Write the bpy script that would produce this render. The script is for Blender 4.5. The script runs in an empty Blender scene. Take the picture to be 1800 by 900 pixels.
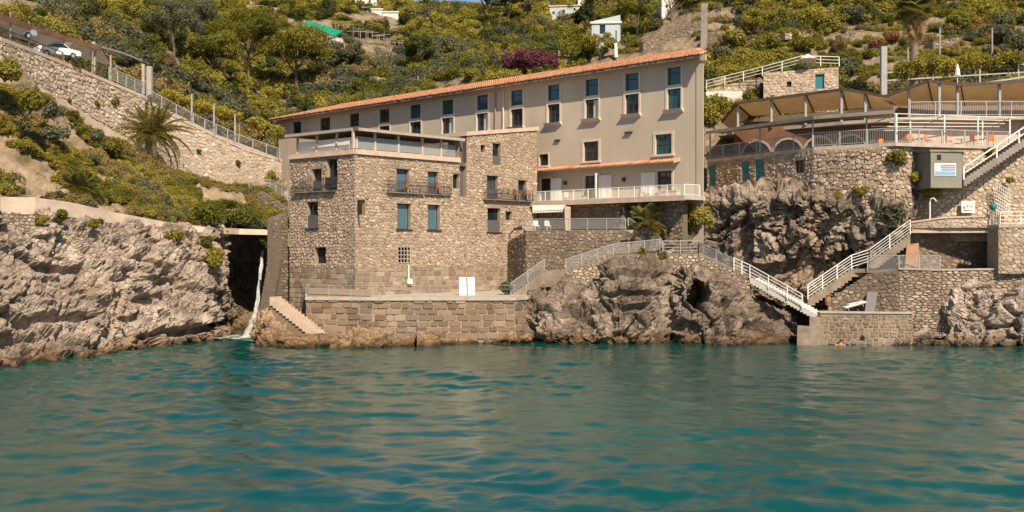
import bpy, math, random
import numpy as np
from mathutils import Vector, Matrix
random.seed(11); RNG = np.random.default_rng(11)
SC = bpy.context.scene; COL = SC.collection
R = math.radians
# ------------------------------------------------------------------ camera, sky, sun, exposure
HC, FP, YH = 7.5, 2000.0, 440.0          # camera height, focal length in px of an 1800 px wide frame, horizon row
cam = bpy.data.cameras.new('camera'); co = bpy.data.objects.new('camera', cam); COL.objects.link(co)
cam.sensor_width = 36; cam.lens = 36*FP/1800; cam.shift_y = -10/1800; cam.clip_end = 6000
co.location = (0, 0, HC); co.rotation_euler = (R(90), 0, 0); SC.camera = co
SUN_EL, SUN_AZ = 43.0, math.degrees(math.atan2(.33, -.944))   # azimuth clockwise from +Y
W = bpy.data.worlds.new('World'); SC.world = W; W.use_nodes = True
nt = W.node_tree; bg = nt.nodes['Background']; sk = nt.nodes.new('ShaderNodeTexSky')
sk.sky_type = 'NISHITA'; sk.sun_disc = False; sk.sun_elevation = R(SUN_EL); sk.sun_rotation = R(SUN_AZ)
sk.ozone_density = 2.5; sk.dust_density = .6; sk.air_density = 1.0
nt.links.new(sk.outputs[0], bg.inputs[0]); bg.inputs[1].default_value = .072
sl = bpy.data.lights.new('sun', 'SUN'); so = bpy.data.objects.new('sun', sl); COL.objects.link(so)
sl.energy = 4.9; sl.angle = R(.5); sl.color = (1, .84, .64)
sd = Vector((math.sin(R(SUN_AZ))*math.cos(R(SUN_EL)), math.cos(R(SUN_AZ))*math.cos(R(SUN_EL)), math.sin(R(SUN_EL))))
so.rotation_euler = sd.to_track_quat('Z', 'Y').to_euler(); so.location = (30, -40, 80)
SC.view_settings.view_transform = 'Standard'; SC.view_settings.look = 'None'
SC.view_settings.exposure = 0.56; SC.view_settings.gamma = 1

def P(px, py, Y): return Vector(((px-900)*Y/FP, Y, HC+(YH-py)*Y/FP))
def XA(px, Y): return (px-900)*Y/FP
def ZA(py, Y): return HC+(YH-py)*Y/FP

# ------------------------------------------------------------------ numpy noise
def _h(ix, iy, iz, s):
    h = (ix.astype(np.int64)*374761393 + iy.astype(np.int64)*668265263 + iz.astype(np.int64)*2147483647 + s*144269504) & 0xFFFFFFFF
    h = ((h ^ (h >> 13))*1274126177) & 0xFFFFFFFF
    h = ((h ^ (h >> 16))*2246822519) & 0xFFFFFFFF
    return ((h ^ (h >> 15)) & 0xFFFFFF)/float(0xFFFFFF)
def vnoise(p, s=0):
    f = np.floor(p); t = p-f; t = t*t*(3-2*t); f = f.astype(np.int64); o = 0
    for dx in (0, 1):
        for dy in (0, 1):
            for dz in (0, 1):
                w = (t[:, 0] if dx else 1-t[:, 0])*(t[:, 1] if dy else 1-t[:, 1])*(t[:, 2] if dz else 1-t[:, 2])
                o = o+w*_h(f[:, 0]+dx, f[:, 1]+dy, f[:, 2]+dz, s)
    return o*2-1
def fbm(p, oc=4, s=0, g=.5):
    o = 0; a = 1
    for k in range(oc): o = o+a*vnoise(p*2.03**k+k*17.3, s+k); a *= g
    return o
def facet(p, s=0, tilt=.9):
    """blocky rock: every voronoi cell is a tilted plane of its own"""
    f = np.floor(p).astype(np.int64); best = np.full(len(p), 1e9); out = np.zeros(len(p)); sec = np.full(len(p), 1e9)
    for dx in (-1, 0, 1):
        for dy in (-1, 0, 1):
            for dz in (-1, 0, 1):
                c = f+np.array([dx, dy, dz]); a = (c[:, 0], c[:, 1], c[:, 2])
                q = c+np.stack([_h(*a, s), _h(*a, s+1), _h(*a, s+2)], 1); v = p-q
                d = (v*v).sum(1)
                hh = _h(*a, s+3)-.5+tilt*(v[:, 0]*(_h(*a, s+4)-.5)+v[:, 1]*(_h(*a, s+5)-.5)+v[:, 2]*(_h(*a, s+6)-.5))*2
                m = d < best
                sec = np.where(m, best, np.minimum(sec, d)); out = np.where(m, hh, out); best = np.where(m, d, best)
    return out, np.sqrt(sec)-np.sqrt(best)

# ------------------------------------------------------------------ materials
MATS = {}
class N:
    def __init__(s, name):
        s.m = bpy.data.materials.new(name); s.m.use_nodes = True; s.t = s.m.node_tree
        s.b = s.t.nodes['Principled BSDF']; s.out = s.t.nodes['Material Output']; MATS[name] = s.m
    def n(s, typ, **k):
        x = s.t.nodes.new('ShaderNode'+typ)
        for a, v in k.items():
            if a.startswith('i_'):
                key = a[2:]; x.inputs[int(key) if key.isdigit() else key.replace('_', ' ')].default_value = v
            else: setattr(x, a, v)
        return x
    def l(s, a, b): s.t.links.new(a, b)
    def co(s): return s.n('NewGeometry').outputs['Position']
    def noise(s, scale, det=5, rough=.6, vec=None, stretch=None):
        v = vec or s.co()
        if stretch:
            mp = s.n('Mapping'); mp.inputs['Scale'].default_value = stretch; s.l(v, mp.inputs[0]); v = mp.outputs[0]
        x = s.n('TexNoise', i_Scale=scale, i_Detail=det, i_Roughness=rough); s.l(v, x.inputs['Vector']); return x.outputs[0]
    def ramp(s, fac, stops):
        x = s.n('ValToRGB'); e = x.color_ramp.elements
        while len(e) < len(stops): e.new(.5)
        for q, (p, c) in zip(e, stops): q.position = p; q.color = (*c, 1) if len(c) == 3 else c
        s.l(fac, x.inputs[0]); return x.outputs[0]
    def mix(s, fac, a, b, typ='MIX'):
        x = s.n('MixRGB', blend_type=typ)
        for i, v in ((0, fac), (1, a), (2, b)):
            if hasattr(v, 'is_linked'): s.l(v, x.inputs[i])
            else: x.inputs[i].default_value = v if i == 0 else (*v, 1)
        return x.outputs[0]
    def math(s, op, a, b=0.0, c=0.0):
        x = s.n('Math', operation=op)
        for i, v in enumerate((a, b, c)):
            if hasattr(v, 'is_linked'): s.l(v, x.inputs[i])
            else: x.inputs[i].default_value = v
        return x.outputs[0]
    def bump(s, h, st=.3, d=.1):
        x = s.n('Bump', i_Strength=st, i_Distance=d); s.l(h, x.inputs['Height']); s.l(x.outputs[0], s.b.inputs['Normal'])
    def base(s, c, rough=.85, spec=.3):
        if hasattr(c, 'is_linked'): s.l(c, s.b.inputs['Base Color'])
        else: s.b.inputs['Base Color'].default_value = (*c, 1)
        s.b.inputs['Roughness'].default_value = rough; s.b.inputs['Specular IOR Level'].default_value = spec

def simple(name, c, rough=.7, var=.18, scale=2.0, metal=0, bump=.0, spec=.3):
    k = N(name); lo = tuple(x*(1-var) for x in c); hi = tuple(min(1, x*(1+var)) for x in c)
    nz = k.noise(scale, 5, .65); k.base(k.ramp(nz, [(.3, lo), (.7, hi)]), rough, spec); k.b.inputs['Metallic'].default_value = metal
    if bump: k.bump(nz, bump, .05)
    return k.m
def stone_mat(name, cols, stain=(.1, .08, .06), rough=.9):
    k = N(name); g = k.n('NewGeometry')
    oi = k.n('ObjectInfo'); c = k.ramp(k.math('FRACT', k.math('ADD', g.outputs['Random Per Island'], oi.outputs['Random'])), [(i/(len(cols)-1), q) for i, q in enumerate(cols)])
    big = k.noise(.22, 5, .65); c = k.mix(k.ramp(big, [(.44, (0, 0, 0)), (.68, (.6, .6, .6))]), c, stain)
    st = k.noise(.55, 4, .6, stretch=(1, 1, .16)); c = k.mix(k.ramp(st, [(.55, (0, 0, 0)), (.75, (.35, .35, .35))]), c, tuple(x*.8 for x in stain))
    fine = k.noise(9, 5, .7); c = k.mix(.55, c, k.ramp(fine, [(.25, (.45, .45, .45)), (.75, (1.25, 1.22, 1.18))]), 'MULTIPLY')
    k.base(c, rough, .2); k.bump(fine, .55, .04); return k.m
def rock_mat(name, lo, mid, hi, warm, wet=True):
    k = N(name); pos = k.co()
    a = k.noise(.35, 8, .68); c = k.ramp(a, [(.3, lo), (.5, mid), (.68, hi)])
    w = k.noise(.13, 5, .6, stretch=(1, 1, .45)); c = k.mix(k.ramp(w, [(.52, (0, 0, 0)), (.68, (.75, .75, .75))]), c, warm)
    big = k.noise(.07, 4, .6); c = k.mix(k.ramp(big, [(.42, (.55,)*3), (.58, (0,)*3)]), c, tuple(x*.55+y*.25 for x, y in zip(mid, lo)))
    sv = k.noise(.45, 5, .7, stretch=(1.6, 1.6, .12)); c = k.mix(k.ramp(sv, [(.64, (0,)*3), (.74, (.55,)*3)]), c, tuple(min(.7, x*1.35) for x in hi))
    v = k.noise(1.1, 6, .75, stretch=(1, 1, .35)); c = k.mix(.8, c, k.ramp(v, [(.28, (.30, .285, .27)), (.5, (.9, .9, .9)), (.72, (1.35, 1.32, 1.28))]), 'MULTIPLY')
    wv = k.n('VectorMath', operation='ADD'); wn = k.n('TexNoise', i_Scale=.9, i_Detail=5.0); k.l(pos, wn.inputs['Vector']); k.l(pos, wv.inputs[0]); k.l(wn.outputs['Color'], wv.inputs[1])
    mpc = k.n('Mapping'); mpc.inputs['Rotation'].default_value = (.3, .5, 0); mpc.inputs['Scale'].default_value = (.55, .55, 1.1); k.l(wv.outputs[0], mpc.inputs[0])
    vc = k.n('TexVoronoi', feature='DISTANCE_TO_EDGE', i_Scale=.9); k.l(mpc.outputs[0], vc.inputs['Vector']); vc2 = k.n('TexVoronoi', feature='DISTANCE_TO_EDGE', i_Scale=2.6); k.l(mpc.outputs[0], vc2.inputs['Vector'])
    crk = k.ramp(vc.outputs[0], [(0, (.6,)*3), (.03, (0,)*3)]); crk2 = k.ramp(vc2.outputs[0], [(0, (.32,)*3), (.04, (0,)*3)])
    c = k.mix(crk, c, tuple(x*.35 for x in lo)); c = k.mix(crk2, c, tuple(x*.5 for x in lo))
    f = k.noise(7, 7, .8); c = k.mix(.85, c, k.ramp(f, [(.3, (.5, .5, .5)), (.7, (1.25, 1.25, 1.25))]), 'MULTIPLY')
    if wet:
        sx = k.n('SeparateXYZ'); k.l(pos, sx.inputs[0])
        zz = k.math('ADD', sx.outputs[2], k.math('MULTIPLY', k.noise(.8, 4), 1.1))
        band = k.n('MapRange', i_From_Min=.85, i_From_Max=1.7, i_To_Min=1, i_To_Max=0); k.l(zz, band.inputs[0])
        alg = k.ramp(k.noise(.7, 5, .7), [(.38, (.04, .032, .022)), (.55, (.20, .105, .035)), (.7, (.26, .17, .09))])
        c = k.mix(k.math('MULTIPLY', band.outputs[0], .8), c, alg)
        lowb = k.n('MapRange', i_From_Min=.55, i_From_Max=.95, i_To_Min=.85, i_To_Max=0); k.l(zz, lowb.inputs[0])
        c = k.mix(lowb.outputs[0], c, (.022, .018, .013))
    k.base(c, .85, .25)
    h = k.math('ADD', k.math('MULTIPLY', f, .45), v); h = k.math('SUBTRACT', h, k.math('MULTIPLY', crk, .5)); h = k.math('SUBTRACT', h, k.math('MULTIPLY', crk2, .4)); k.bump(h, 1.0, .24); return k.m
def leaf_mat(name, cols, tr=.38):
    cols = [tuple(x*1.18 for x in q) for q in cols]
    k = N(name); oi = k.n('ObjectInfo'); g = k.n('NewGeometry')
    rnd = k.math('ADD', k.math('MULTIPLY', oi.outputs['Random'], .6), k.math('MULTIPLY', g.outputs['Random Per Island'], .4))
    patch = k.noise(.09, 3, .5); rnd = k.math('ADD', k.math('MULTIPLY', rnd, .6), k.math('SUBTRACT', k.math('MULTIPLY', patch, 1.3), .45))
    c = k.ramp(rnd, [(i/(len(cols)-1), q) for i, q in enumerate(cols)]); k.base(c, .6, .25)
    t = k.n('BsdfTranslucent'); k.l(k.mix(1.0, c, (1.3, 1.25, .6), 'MULTIPLY'), t.inputs[0])
    mx = k.n('MixShader', i_0=tr); k.l(k.b.outputs[0], mx.inputs[1]); k.l(t.outputs[0], mx.inputs[2]); k.l(mx.outputs[0], k.out.inputs[0])
    return k.m

rock_mat('rock_left', (.25, .195, .155), (.50, .40, .325), (.68, .565, .465), (.58, .41, .28))
rock_mat('rock_grey', (.09, .07, .055), (.31, .245, .19), (.62, .51, .405), (.43, .315, .22))
rock_mat('rock_orange', (.26, .17, .10), (.48, .33, .20), (.64, .47, .31), (.52, .31, .14))
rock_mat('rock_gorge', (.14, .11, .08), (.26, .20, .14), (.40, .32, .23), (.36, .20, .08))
stone_mat('rubble_warm', [(.25, .18, .13), (.46, .36, .27), (.33, .245, .175), (.56, .46, .36), (.28, .21, .155), (.62, .525, .42), (.40, .30, .215), (.52, .40, .295)], (.26, .195, .14))
stone_mat('rubble_light', [(.38, .30, .22), (.56, .48, .38), (.47, .37, .27), (.64, .57, .48), (.35, .28, .22), (.60, .50, .40)], (.34, .26, .19))
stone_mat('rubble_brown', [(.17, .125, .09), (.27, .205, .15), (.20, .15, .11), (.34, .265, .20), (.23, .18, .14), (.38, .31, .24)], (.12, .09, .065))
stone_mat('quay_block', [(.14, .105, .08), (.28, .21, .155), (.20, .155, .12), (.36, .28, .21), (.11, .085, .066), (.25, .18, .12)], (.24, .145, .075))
stone_mat('base_block', [(.19, .145, .11), (.34, .265, .20), (.23, .175, .13), (.44, .36, .28), (.27, .21, .16)], (.15, .115, .085))
simple('mortar', (.30, .235, .175), .95, .25, 3, bump=.5)
simple('mortar_light', (.40, .32, .245), .95, .2, 3, bump=.5)
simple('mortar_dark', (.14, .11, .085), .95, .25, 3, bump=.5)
k = N('plaster'); a = k.noise(.25, 6, .6); s_ = k.noise(.9, 5, .65, stretch=(1, 1, .07))
c = k.ramp(a, [(.3, (.46, .385, .30)), (.7, (.54, .46, .365))]); c = k.mix(.6, c, k.ramp(s_, [(.3, (.90, .89, .88)), (.7, (1.03, 1.03, 1.03))]), 'MULTIPLY')
k.base(c, .9, .2); k.bump(k.noise(14, 4), .15, .02)
simple('trim', (.56, .49, .41), .85, .1, 1.2)
simple('coping', (.52, .40, .31), .88, .16, 1.5, bump=.3)
simple('coping_grey', (.36, .32, .275), .9, .15, 1.5)
simple('concrete', (.40, .35, .295), .92, .2, 1.1, bump=.4)
simple('concrete_dark', (.24, .21, .18), .92, .25, 1.1, bump=.4)
simple('path_brown', (.235, .185, .14), .93, .3, 1.2, bump=.6)
simple('path_stone', (.50, .40, .315), .92, .2, .8, bump=.4)
simple('white_paint', (.72, .69, .64), .6, .08, 2)
simple('off_white', (.62, .585, .53), .7, .1, 2)
simple('grey_metal', (.30, .30, .30), .5, .12, 2, metal=.3)
simple('rail_paint', (.34, .34, .335), .5, .1, 3, metal=.15)
simple('dark_metal', (.055, .055, .06), .5, .2, 3, metal=.3)
simple('frame_dark', (.045, .045, .05), .5, .2, 3)
simple('iron_panel', (.125, .115, .125), .55, .15, 3, metal=.2)
simple('wood', (.28, .15, .075), .7, .25, 3)
simple('grey_wood', (.24, .20, .165), .8, .25, 3)
simple('wood_dark', (.085, .058, .042), .75, .3, 2)
simple('roof_brown', (.12, .085, .065), .85, .3, 1.5)
simple('rust_roof', (.20, .105, .065), .85, .35, .8)
k = N('canvas_tan'); c = k.ramp(k.noise(1, 4), [(.3, (.60, .47, .30)), (.7, (.70, .56, .37))]); k.base(c, .85, .1); t = k.n('BsdfTranslucent'); k.l(c, t.inputs[0]); mx = k.n('MixShader', i_0=.5); k.l(k.b.outputs[0], mx.inputs[1]); k.l(t.outputs[0], mx.inputs[2]); k.l(mx.outputs[0], k.out.inputs[0])
simple('ceiling_brown', (.20, .145, .11), .85, .12, 1)
simple('terracotta_wall', (.20, .105, .065), .9, .25, .7)
simple('teal_paint', (.03, .17, .20), .5, .15, 2)
simple('green_roof', (.012, .27, .16), .5, .15, 1)
simple('house_white', (.60, .575, .53), .85, .08, .6)
simple('house_blue', (.40, .46, .46), .85, .1, .6)
simple('dark_inside', (.025, .022, .02), .9, .2, 1)
simple('curtain', (.50, .47, .43), .9, .1, 4)
simple('orange_cloth', (.60, .20, .06), .8, .15, 3)
simple('pot', (.36, .15, .07), .85, .2, 3)
simple('bark', (.13, .095, .07), .95, .35, 3, bump=.8)
simple('palm_bark', (.22, .165, .12), .95, .4, 5, bump=.9)
simple('dead_frond', (.30, .20, .10), .9, .3, 3)
simple('skin', (.50, .25, .16), .5, .1, 6)
simple('hair', (.03, .02, .015), .6, .2, 20)
simple('car_silver', (.45, .45, .46), .25, .03, 1, metal=.6)
simple('car_white', (.75, .75, .74), .25, .03, 1)
simple('tyre', (.02, .02, .02), .8, .2, 4)
simple('sign_blue', (.03, .14, .34), .6, .1, 3)
simple('sign_sky', (.20, .38, .55), .6, .1, 3)
simple('hut_plaster', (.22, .21, .175), .9, .12, 1)
k = N('tile'); g = k.n('NewGeometry')
c = k.ramp(g.outputs['Random Per Island'], [(0, (.36, .155, .08)), (.35, (.46, .22, .12)), (.7, (.55, .30, .18)), (1, (.40, .20, .12))])
c = k.mix(.5, c, k.ramp(k.noise(.5, 5, .7), [(.3, (.6, .6, .6)), (.7, (1.15, 1.15, 1.15))]), 'MULTIPLY'); k.base(c, .85, .2); k.bump(k.noise(9, 4), .3, .03)
def glass(name, c, rough=.04):
    k = N(name); k.base(c, rough, .7); k.b.inputs['IOR'].default_value = 1.5
    k.bump(k.noise(.6, 2), .04, .05)
glass('glass_dark', (.012, .02, .026)); glass('glass_sky_teal', (.014, .075, .10)); glass('glass_sky_blue', (.075, .145, .185)); glass('glass_grey', (.05, .06, .065))  # teal and blue panes carry the reflected sky in their base colour
k = N('glass_rail'); k.base((.55, .62, .64), .08, .5); k.b.inputs['Alpha'].default_value = .28
k = N('mesh_screen'); k.base((.42, .42, .42), .7, .2); k.b.inputs['Alpha'].default_value = .15
k = N('falling_water'); st = k.noise(3, 5, .7, stretch=(1.5, 1.5, .18)); k.base(k.ramp(st, [(.3, (.25, .29, .30)), (.6, (.62, .66, .67))]), .3, .5)
k.l(k.ramp(st, [(.3, (.35,)*3), (.6, (.95,)*3)]), k.b.inputs['Alpha'])
k = N('foam'); st = k.noise(1.4, 6, .7); k.base((.66, .69, .68), .6, .3); k.l(k.ramp(st, [(.42, (0,)*3), (.6, (.9,)*3)]), k.b.inputs['Alpha'])
k = N('soil'); nn = k.noise(.12, 6, .65); c = k.ramp(nn, [(.3, (.075, .075, .028)), (.5, (.14, .115, .05)), (.68, (.26, .19, .11))])
g = k.n('NewGeometry'); sp = k.n('SeparateXYZ'); k.l(g.outputs['True Normal'], sp.inputs[0])
steep = k.n('MapRange', i_From_Min=.62, i_From_Max=.8, i_To_Min=1, i_To_Max=0); k.l(sp.outputs[2], steep.inputs[0])
c2 = k.ramp(k.noise(1.6, 5, .7), [(.3, (.12, .09, .065)), (.7, (.34, .265, .19))]); c = k.mix(steep.outputs[0], c, c2)
k.base(c, .95, .1); k.bump(k.noise(2.5, 6, .7), .7, .3)
k = N('slope_soil'); c = k.ramp(k.noise(.35, 7, .7), [(.3, (.12, .10, .05)), (.45, (.25, .185, .11)), (.6, (.38, .295, .205)), (.75, (.20, .17, .07))]); k.base(c, .95, .1); k.bump(k.noise(3, 6, .7), .8, .25)
leaf_mat('leaf_green', [(.05, .062, .012), (.115, .118, .018), (.19, .175, .026), (.26, .225, .036)])
leaf_mat('leaf_yellow', [(.10, .098, .018), (.20, .178, .030), (.29, .245, .042), (.36, .295, .065)])
leaf_mat('leaf_olive', [(.07, .075, .045), (.12, .125, .075), (.17, .165, .10)])
leaf_mat('leaf_dark', [(.022, .034, .012), (.05, .064, .018), (.085, .098, .024)])
leaf_mat('leaf_dry', [(.16, .115, .042), (.25, .19, .07), (.33, .26, .11)])
leaf_mat('leaf_pine', [(.07, .078, .012), (.15, .14, .018), (.24, .20, .028)])
leaf_mat('flower_purple', [(.10, .025, .05), (.17, .05, .08), (.10, .07, .03)])
leaf_mat('flower_pink', [(.33, .04, .07), (.12, .10, .03), (.40, .09, .10), (.16, .14, .04)])
leaf_mat('palm_leaf', [(.10, .10, .028), (.18, .16, .045), (.30, .24, .08)])
# sea: dark teal body, mirror-like skin
k = N('sea_water')
dp = k.noise(.03, 3, .5); c = k.ramp(dp, [(.35, (.0005, .050, .047)), (.65, (.001, .068, .054))]); k.base(c, .05, .5); k.b.inputs['IOR'].default_value = 1.5
rp = k.math('ADD', k.noise(1.5, 5, .6, stretch=(.7, 1.25, 1)), k.math('MULTIPLY', k.noise(5, 5, .65, stretch=(.8, 1.2, 1)), .5)); k.bump(rp, .25, .09)

# ------------------------------------------------------------------ mesh helpers
ROOT = {}
def setp(o, label=None, cat=None, group=None, kind=None):
    if label: o['label'] = label
    if cat: o['category'] = cat
    if group: o['group'] = group
    if kind: o['kind'] = kind
    return o
def thing(name, label, cat, loc, group=None):
    o = bpy.data.objects.new(name, None); o.empty_display_size = .3; COL.objects.link(o); o.location = loc
    ROOT[o.name] = Vector(loc); return setp(o, label, cat, group)
def newobj(name, me, mat, parent=None):
    o = bpy.data.objects.new(name, me); COL.objects.link(o)
    if mat is not None and not me.materials: me.materials.append(MATS[mat])
    if parent is not None: o.parent = parent
    return o
class MB:
    def __init__(s): s.v = []; s.f = []
    def quad(s, *p): n = len(s.v); s.v += [tuple(q) for q in p]; s.f.append(tuple(range(n, n+len(p))))
    def hexa(s, b, t):
        n = len(s.v); m = len(b); s.v += [tuple(q) for q in b]+[tuple(q) for q in t]
        s.f.append(tuple(reversed(range(n, n+m)))); s.f.append(tuple(range(n+m, n+2*m)))
        for i in range(m): j = (i+1) % m; s.f.append((n+i, n+j, n+m+j, n+m+i))
    def box(s, x0, x1, y0, y1, z0, z1):
        s.hexa([(x0, y0, z0), (x1, y0, z0), (x1, y1, z0), (x0, y1, z0)], [(x0, y0, z1), (x1, y0, z1), (x1, y1, z1), (x0, y1, z1)])
    def fbox(s, F, u0, u1, n0, n1, z0, z1):
        s.hexa([F(u0, n1, z0), F(u1, n1, z0), F(u1, n0, z0), F(u0, n0, z0)], [F(u0, n1, z1), F(u1, n1, z1), F(u1, n0, z1), F(u0, n0, z1)])
    def prism(s, poly, z0, z1): s.hexa([(x, y, z0) for x, y in poly], [(x, y, z1) for x, y in poly])
    def slab(s, pts, th): s.hexa([(p[0], p[1], p[2]-th) for p in pts], [tuple(p) for p in pts])
    def bar(s, a, b, w, h=None):
        a = Vector(a); b = Vector(b); d = (b-a).normalized(); up = Vector((0, 0, 1)) if abs(d.z) < .95 else Vector((1, 0, 0))
        x = d.cross(up).normalized()*w/2; y = x.cross(d).normalized()*(h or w)/2
        s.hexa([a-x-y, a+x-y, a+x+y, a-x+y], [b-x-y, b+x-y, b+x+y, b-x+y])
    def tube(s, pts, rs, m=8, cap=True):
        n0 = len(s.v); pts = [Vector(p) for p in pts]
        for i, p in enumerate(pts):
            d = (pts[min(i+1, len(pts)-1)]-pts[max(i-1, 0)]).normalized(); up = Vector((0, 0, 1)) if abs(d.z) < .9 else Vector((1, 0, 0))
            x = d.cross(up).normalized(); y = d.cross(x).normalized(); r = rs[i] if hasattr(rs, '__len__') else rs
            for k in range(m): a = 2*math.pi*k/m; s.v.append(tuple(p+x*r*math.cos(a)+y*r*math.sin(a)))
        for i in range(len(pts)-1):
            for k in range(m): j = (k+1) % m; s.f.append((n0+i*m+k, n0+i*m+j, n0+(i+1)*m+j, n0+(i+1)*m+k))
        if cap: s.f.append(tuple(reversed(range(n0, n0+m)))); s.f.append(tuple(range(len(s.v)-m, len(s.v))))
    def build(s, name, mat, parent=None, smooth=False, **kw):
        if parent is not None:
            r = parent
            while r.parent is not None: r = r.parent
            o = ROOT[r.name]; loc = (0, 0, 0)
        else:
            a = np.array(s.v); o = Vector(((a[:, 0].min()+a[:, 0].max())/2, (a[:, 1].min()+a[:, 1].max())/2, a[:, 2].min())); loc = o
        me = bpy.data.meshes.new(name); a = np.array(s.v, dtype=float)-np.array(o)
        me.from_pydata(a.tolist(), [], s.f); me.update()
        if smooth: me.polygons.foreach_set('use_smooth', [True]*len(me.polygons))
        ob = newobj(name, me, mat, parent); ob.location = loc
        if parent is None: ROOT[ob.name] = Vector(o)
        return setp(ob, **kw)
def one(name, mat, parent, fn, smooth=False, **kw):
    m = MB(); fn(m); return m.build(name, mat, parent, smooth, **kw)
class Frame:
    """facade frame: u along the wall, n out of it, z up; finds the wall spot seen at a pixel of the photograph"""
    def __init__(s, O, U, flip=False):
        s.O = Vector((O[0], O[1])); s.U = Vector(U).normalized(); s.N = Vector((s.U.y, -s.U.x))
        if flip: s.N = -s.N
    def __call__(s, u, n, z): q = s.O+s.U*u+s.N*n; return (q.x, q.y, z)
    def u(s, px): k = (px-900)/FP; return (k*s.O.y-s.O.x)/(s.U.x-k*s.U.y)
    def z(s, px, py): return ZA(py, s.O.y+s.u(px)*s.U.y)
    def rect(s, a, b, c, d):
        u0, u1 = sorted((s.u(a), s.u(c))); z1 = s.z((a+c)/2, b); z0 = s.z((a+c)/2, d); return (u0, z0, u1, z1)
def facade(m, F, L, z0, z1, ops, rev=.3, u_start=0):
    us = sorted({u_start, L, *[q for o in ops for q in (o[0], o[2])]}); zs = sorted({z0, z1, *[q for o in ops for q in (o[1], o[3])]})
    us = [u for u in us if u_start <= u <= L]; zs = [z for z in zs if z0 <= z <= z1]
    for i in range(len(us)-1):
        for j in range(len(zs)-1):
            uc = (us[i]+us[i+1])/2; zc = (zs[j]+zs[j+1])/2
            if any(o[0] < uc < o[2] and o[1] < zc < o[3] for o in ops): continue
            m.quad(F(us[i], 0, zs[j]), F(us[i+1], 0, zs[j]), F(us[i+1], 0, zs[j+1]), F(us[i], 0, zs[j+1]))
    for a, b, c, d in ops:
        m.quad(F(a, 0, b), F(a, -rev, b), F(a, -rev, d), F(a, 0, d)); m.quad(F(c, -rev, b), F(c, 0, b), F(c, 0, d), F(c, -rev, d))
        m.quad(F(a, 0, b), F(c, 0, b), F(c, -rev, b), F(a, -rev, b)); m.quad(F(a, -rev, d), F(c, -rev, d), F(c, 0, d), F(a, 0, d))
def _clip(poly, a, b, c):
    out = []; n = len(poly); dv = [a*x+b*y-c for x, y in poly]
    for i in range(n):
        p, q = poly[i], poly[(i+1) % n]; d, e = dv[i], dv[(i+1) % n]
        if d <= 0: out.append(p)
        if (d < 0 < e) or (e < 0 < d): t = d/(d-e); out.append((p[0]+(q[0]-p[0])*t, p[1]+(q[1]-p[1])*t))
    return out
NB = sorted([(di, dj) for di in (-2, -1, 0, 1, 2) for dj in (-2, -1, 0, 1, 2) if (di, dj) != (0, 0)], key=lambda q: q[0]**2+q[1]**2)[:20]
def rubble(F, L, zb, zt, ops, w, h, j, prou, u0, chaikin):
    lo, hi = min(zb), max(zt); nr = int((hi-lo)/h)+4; nc = int((L-u0)/w)+5; g = random.random
    S = [[((c-2+.5*(r % 2)+.43*(2*g()-1)), (r-2+.40*(2*g()-1))) for c in range(nc)] for r in range(nr)]; out = []
    for r in range(1, nr-1):
        for c in range(1, nc-1):
            x, y = S[r][c]; U, Z = u0+x*w, lo+y*h
            poly = [(x-1.6, y-1.6), (x+1.6, y-1.6), (x+1.6, y+1.6), (x-1.6, y+1.6)]
            for di, dj in NB:
                rr, cc = r+di, c+dj
                if 0 <= rr < nr and 0 <= cc < nc:
                    X, Y_ = S[rr][cc]; a, b = X-x, Y_-y; poly = _clip(poly, a, b, (X*X+Y_*Y_-x*x-y*y)/2)
            poly = [(u0+p*w, lo+q*h) for p, q in poly]
            t = min(1, max(0, (U-u0)/(L-u0))); top = zt[0]+(zt[1]-zt[0])*t; bot = zb[0]+(zb[1]-zb[0])*t
            for cl in ((-1, 0, -u0), (1, 0, L), (0, -1, -bot), (0, 1, top)):
                poly = _clip(poly, *cl)
                if len(poly) < 3: break
            if len(poly) < 3: continue
            cx = sum(p[0] for p in poly)/len(poly); cz = sum(p[1] for p in poly)/len(poly); bad = False
            for o in ops:
                if o[0] < cx < o[2] and o[1] < cz < o[3]: bad = True; break
                if min(p[0] for p in poly) < o[2] and max(p[0] for p in poly) > o[0] and min(p[1] for p in poly) < o[3] and max(p[1] for p in poly) > o[1]:
                    ds = [(o[0]-cx, (1, 0, o[0])), (cx-o[2], (-1, 0, -o[2])), (o[1]-cz, (0, 1, o[1])), (cz-o[3], (0, -1, -o[3]))]; poly = _clip(poly, *max(ds)[1])
                    if len(poly) < 3: bad = True; break
            if bad: continue
            ar = abs(sum(poly[i][0]*poly[(i+1) % len(poly)][1]-poly[(i+1) % len(poly)][0]*poly[i][1] for i in range(len(poly))))/2
            if ar < .12*w*h: continue
            cx = sum(p[0] for p in poly)/len(poly); cz = sum(p[1] for p in poly)/len(poly)
            if chaikin: poly = [q for i in range(len(poly)) for q in ((.72*poly[i][0]+.28*poly[(i+1) % len(poly)][0], .72*poly[i][1]+.28*poly[(i+1) % len(poly)][1]), (.28*poly[i][0]+.72*poly[(i+1) % len(poly)][0], .28*poly[i][1]+.72*poly[(i+1) % len(poly)][1]))]
            rad = math.sqrt(ar/math.pi); k0 = 1-j/2/rad; k1 = k0-min(.25, .045/rad); p = random.uniform(*prou); tx = random.uniform(-.12, .12); tz = random.uniform(-.15, .15); n = len(poly)
            m = MB(); m.v = [F(cx+(a-cx)*k0, -.03, cz+(b-cz)*k0) for a, b in poly]+[F(cx+(a-cx)*k1, p+tx*(a-cx)+tz*(b-cz)+random.uniform(-.012, .012), cz+(b-cz)*k1) for a, b in poly]
            m.f = [tuple(range(n, 2*n))]+[(i, (i+1) % n, n+(i+1) % n, n+i) for i in range(n)]
            out.append((ar, m))
    return out
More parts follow.
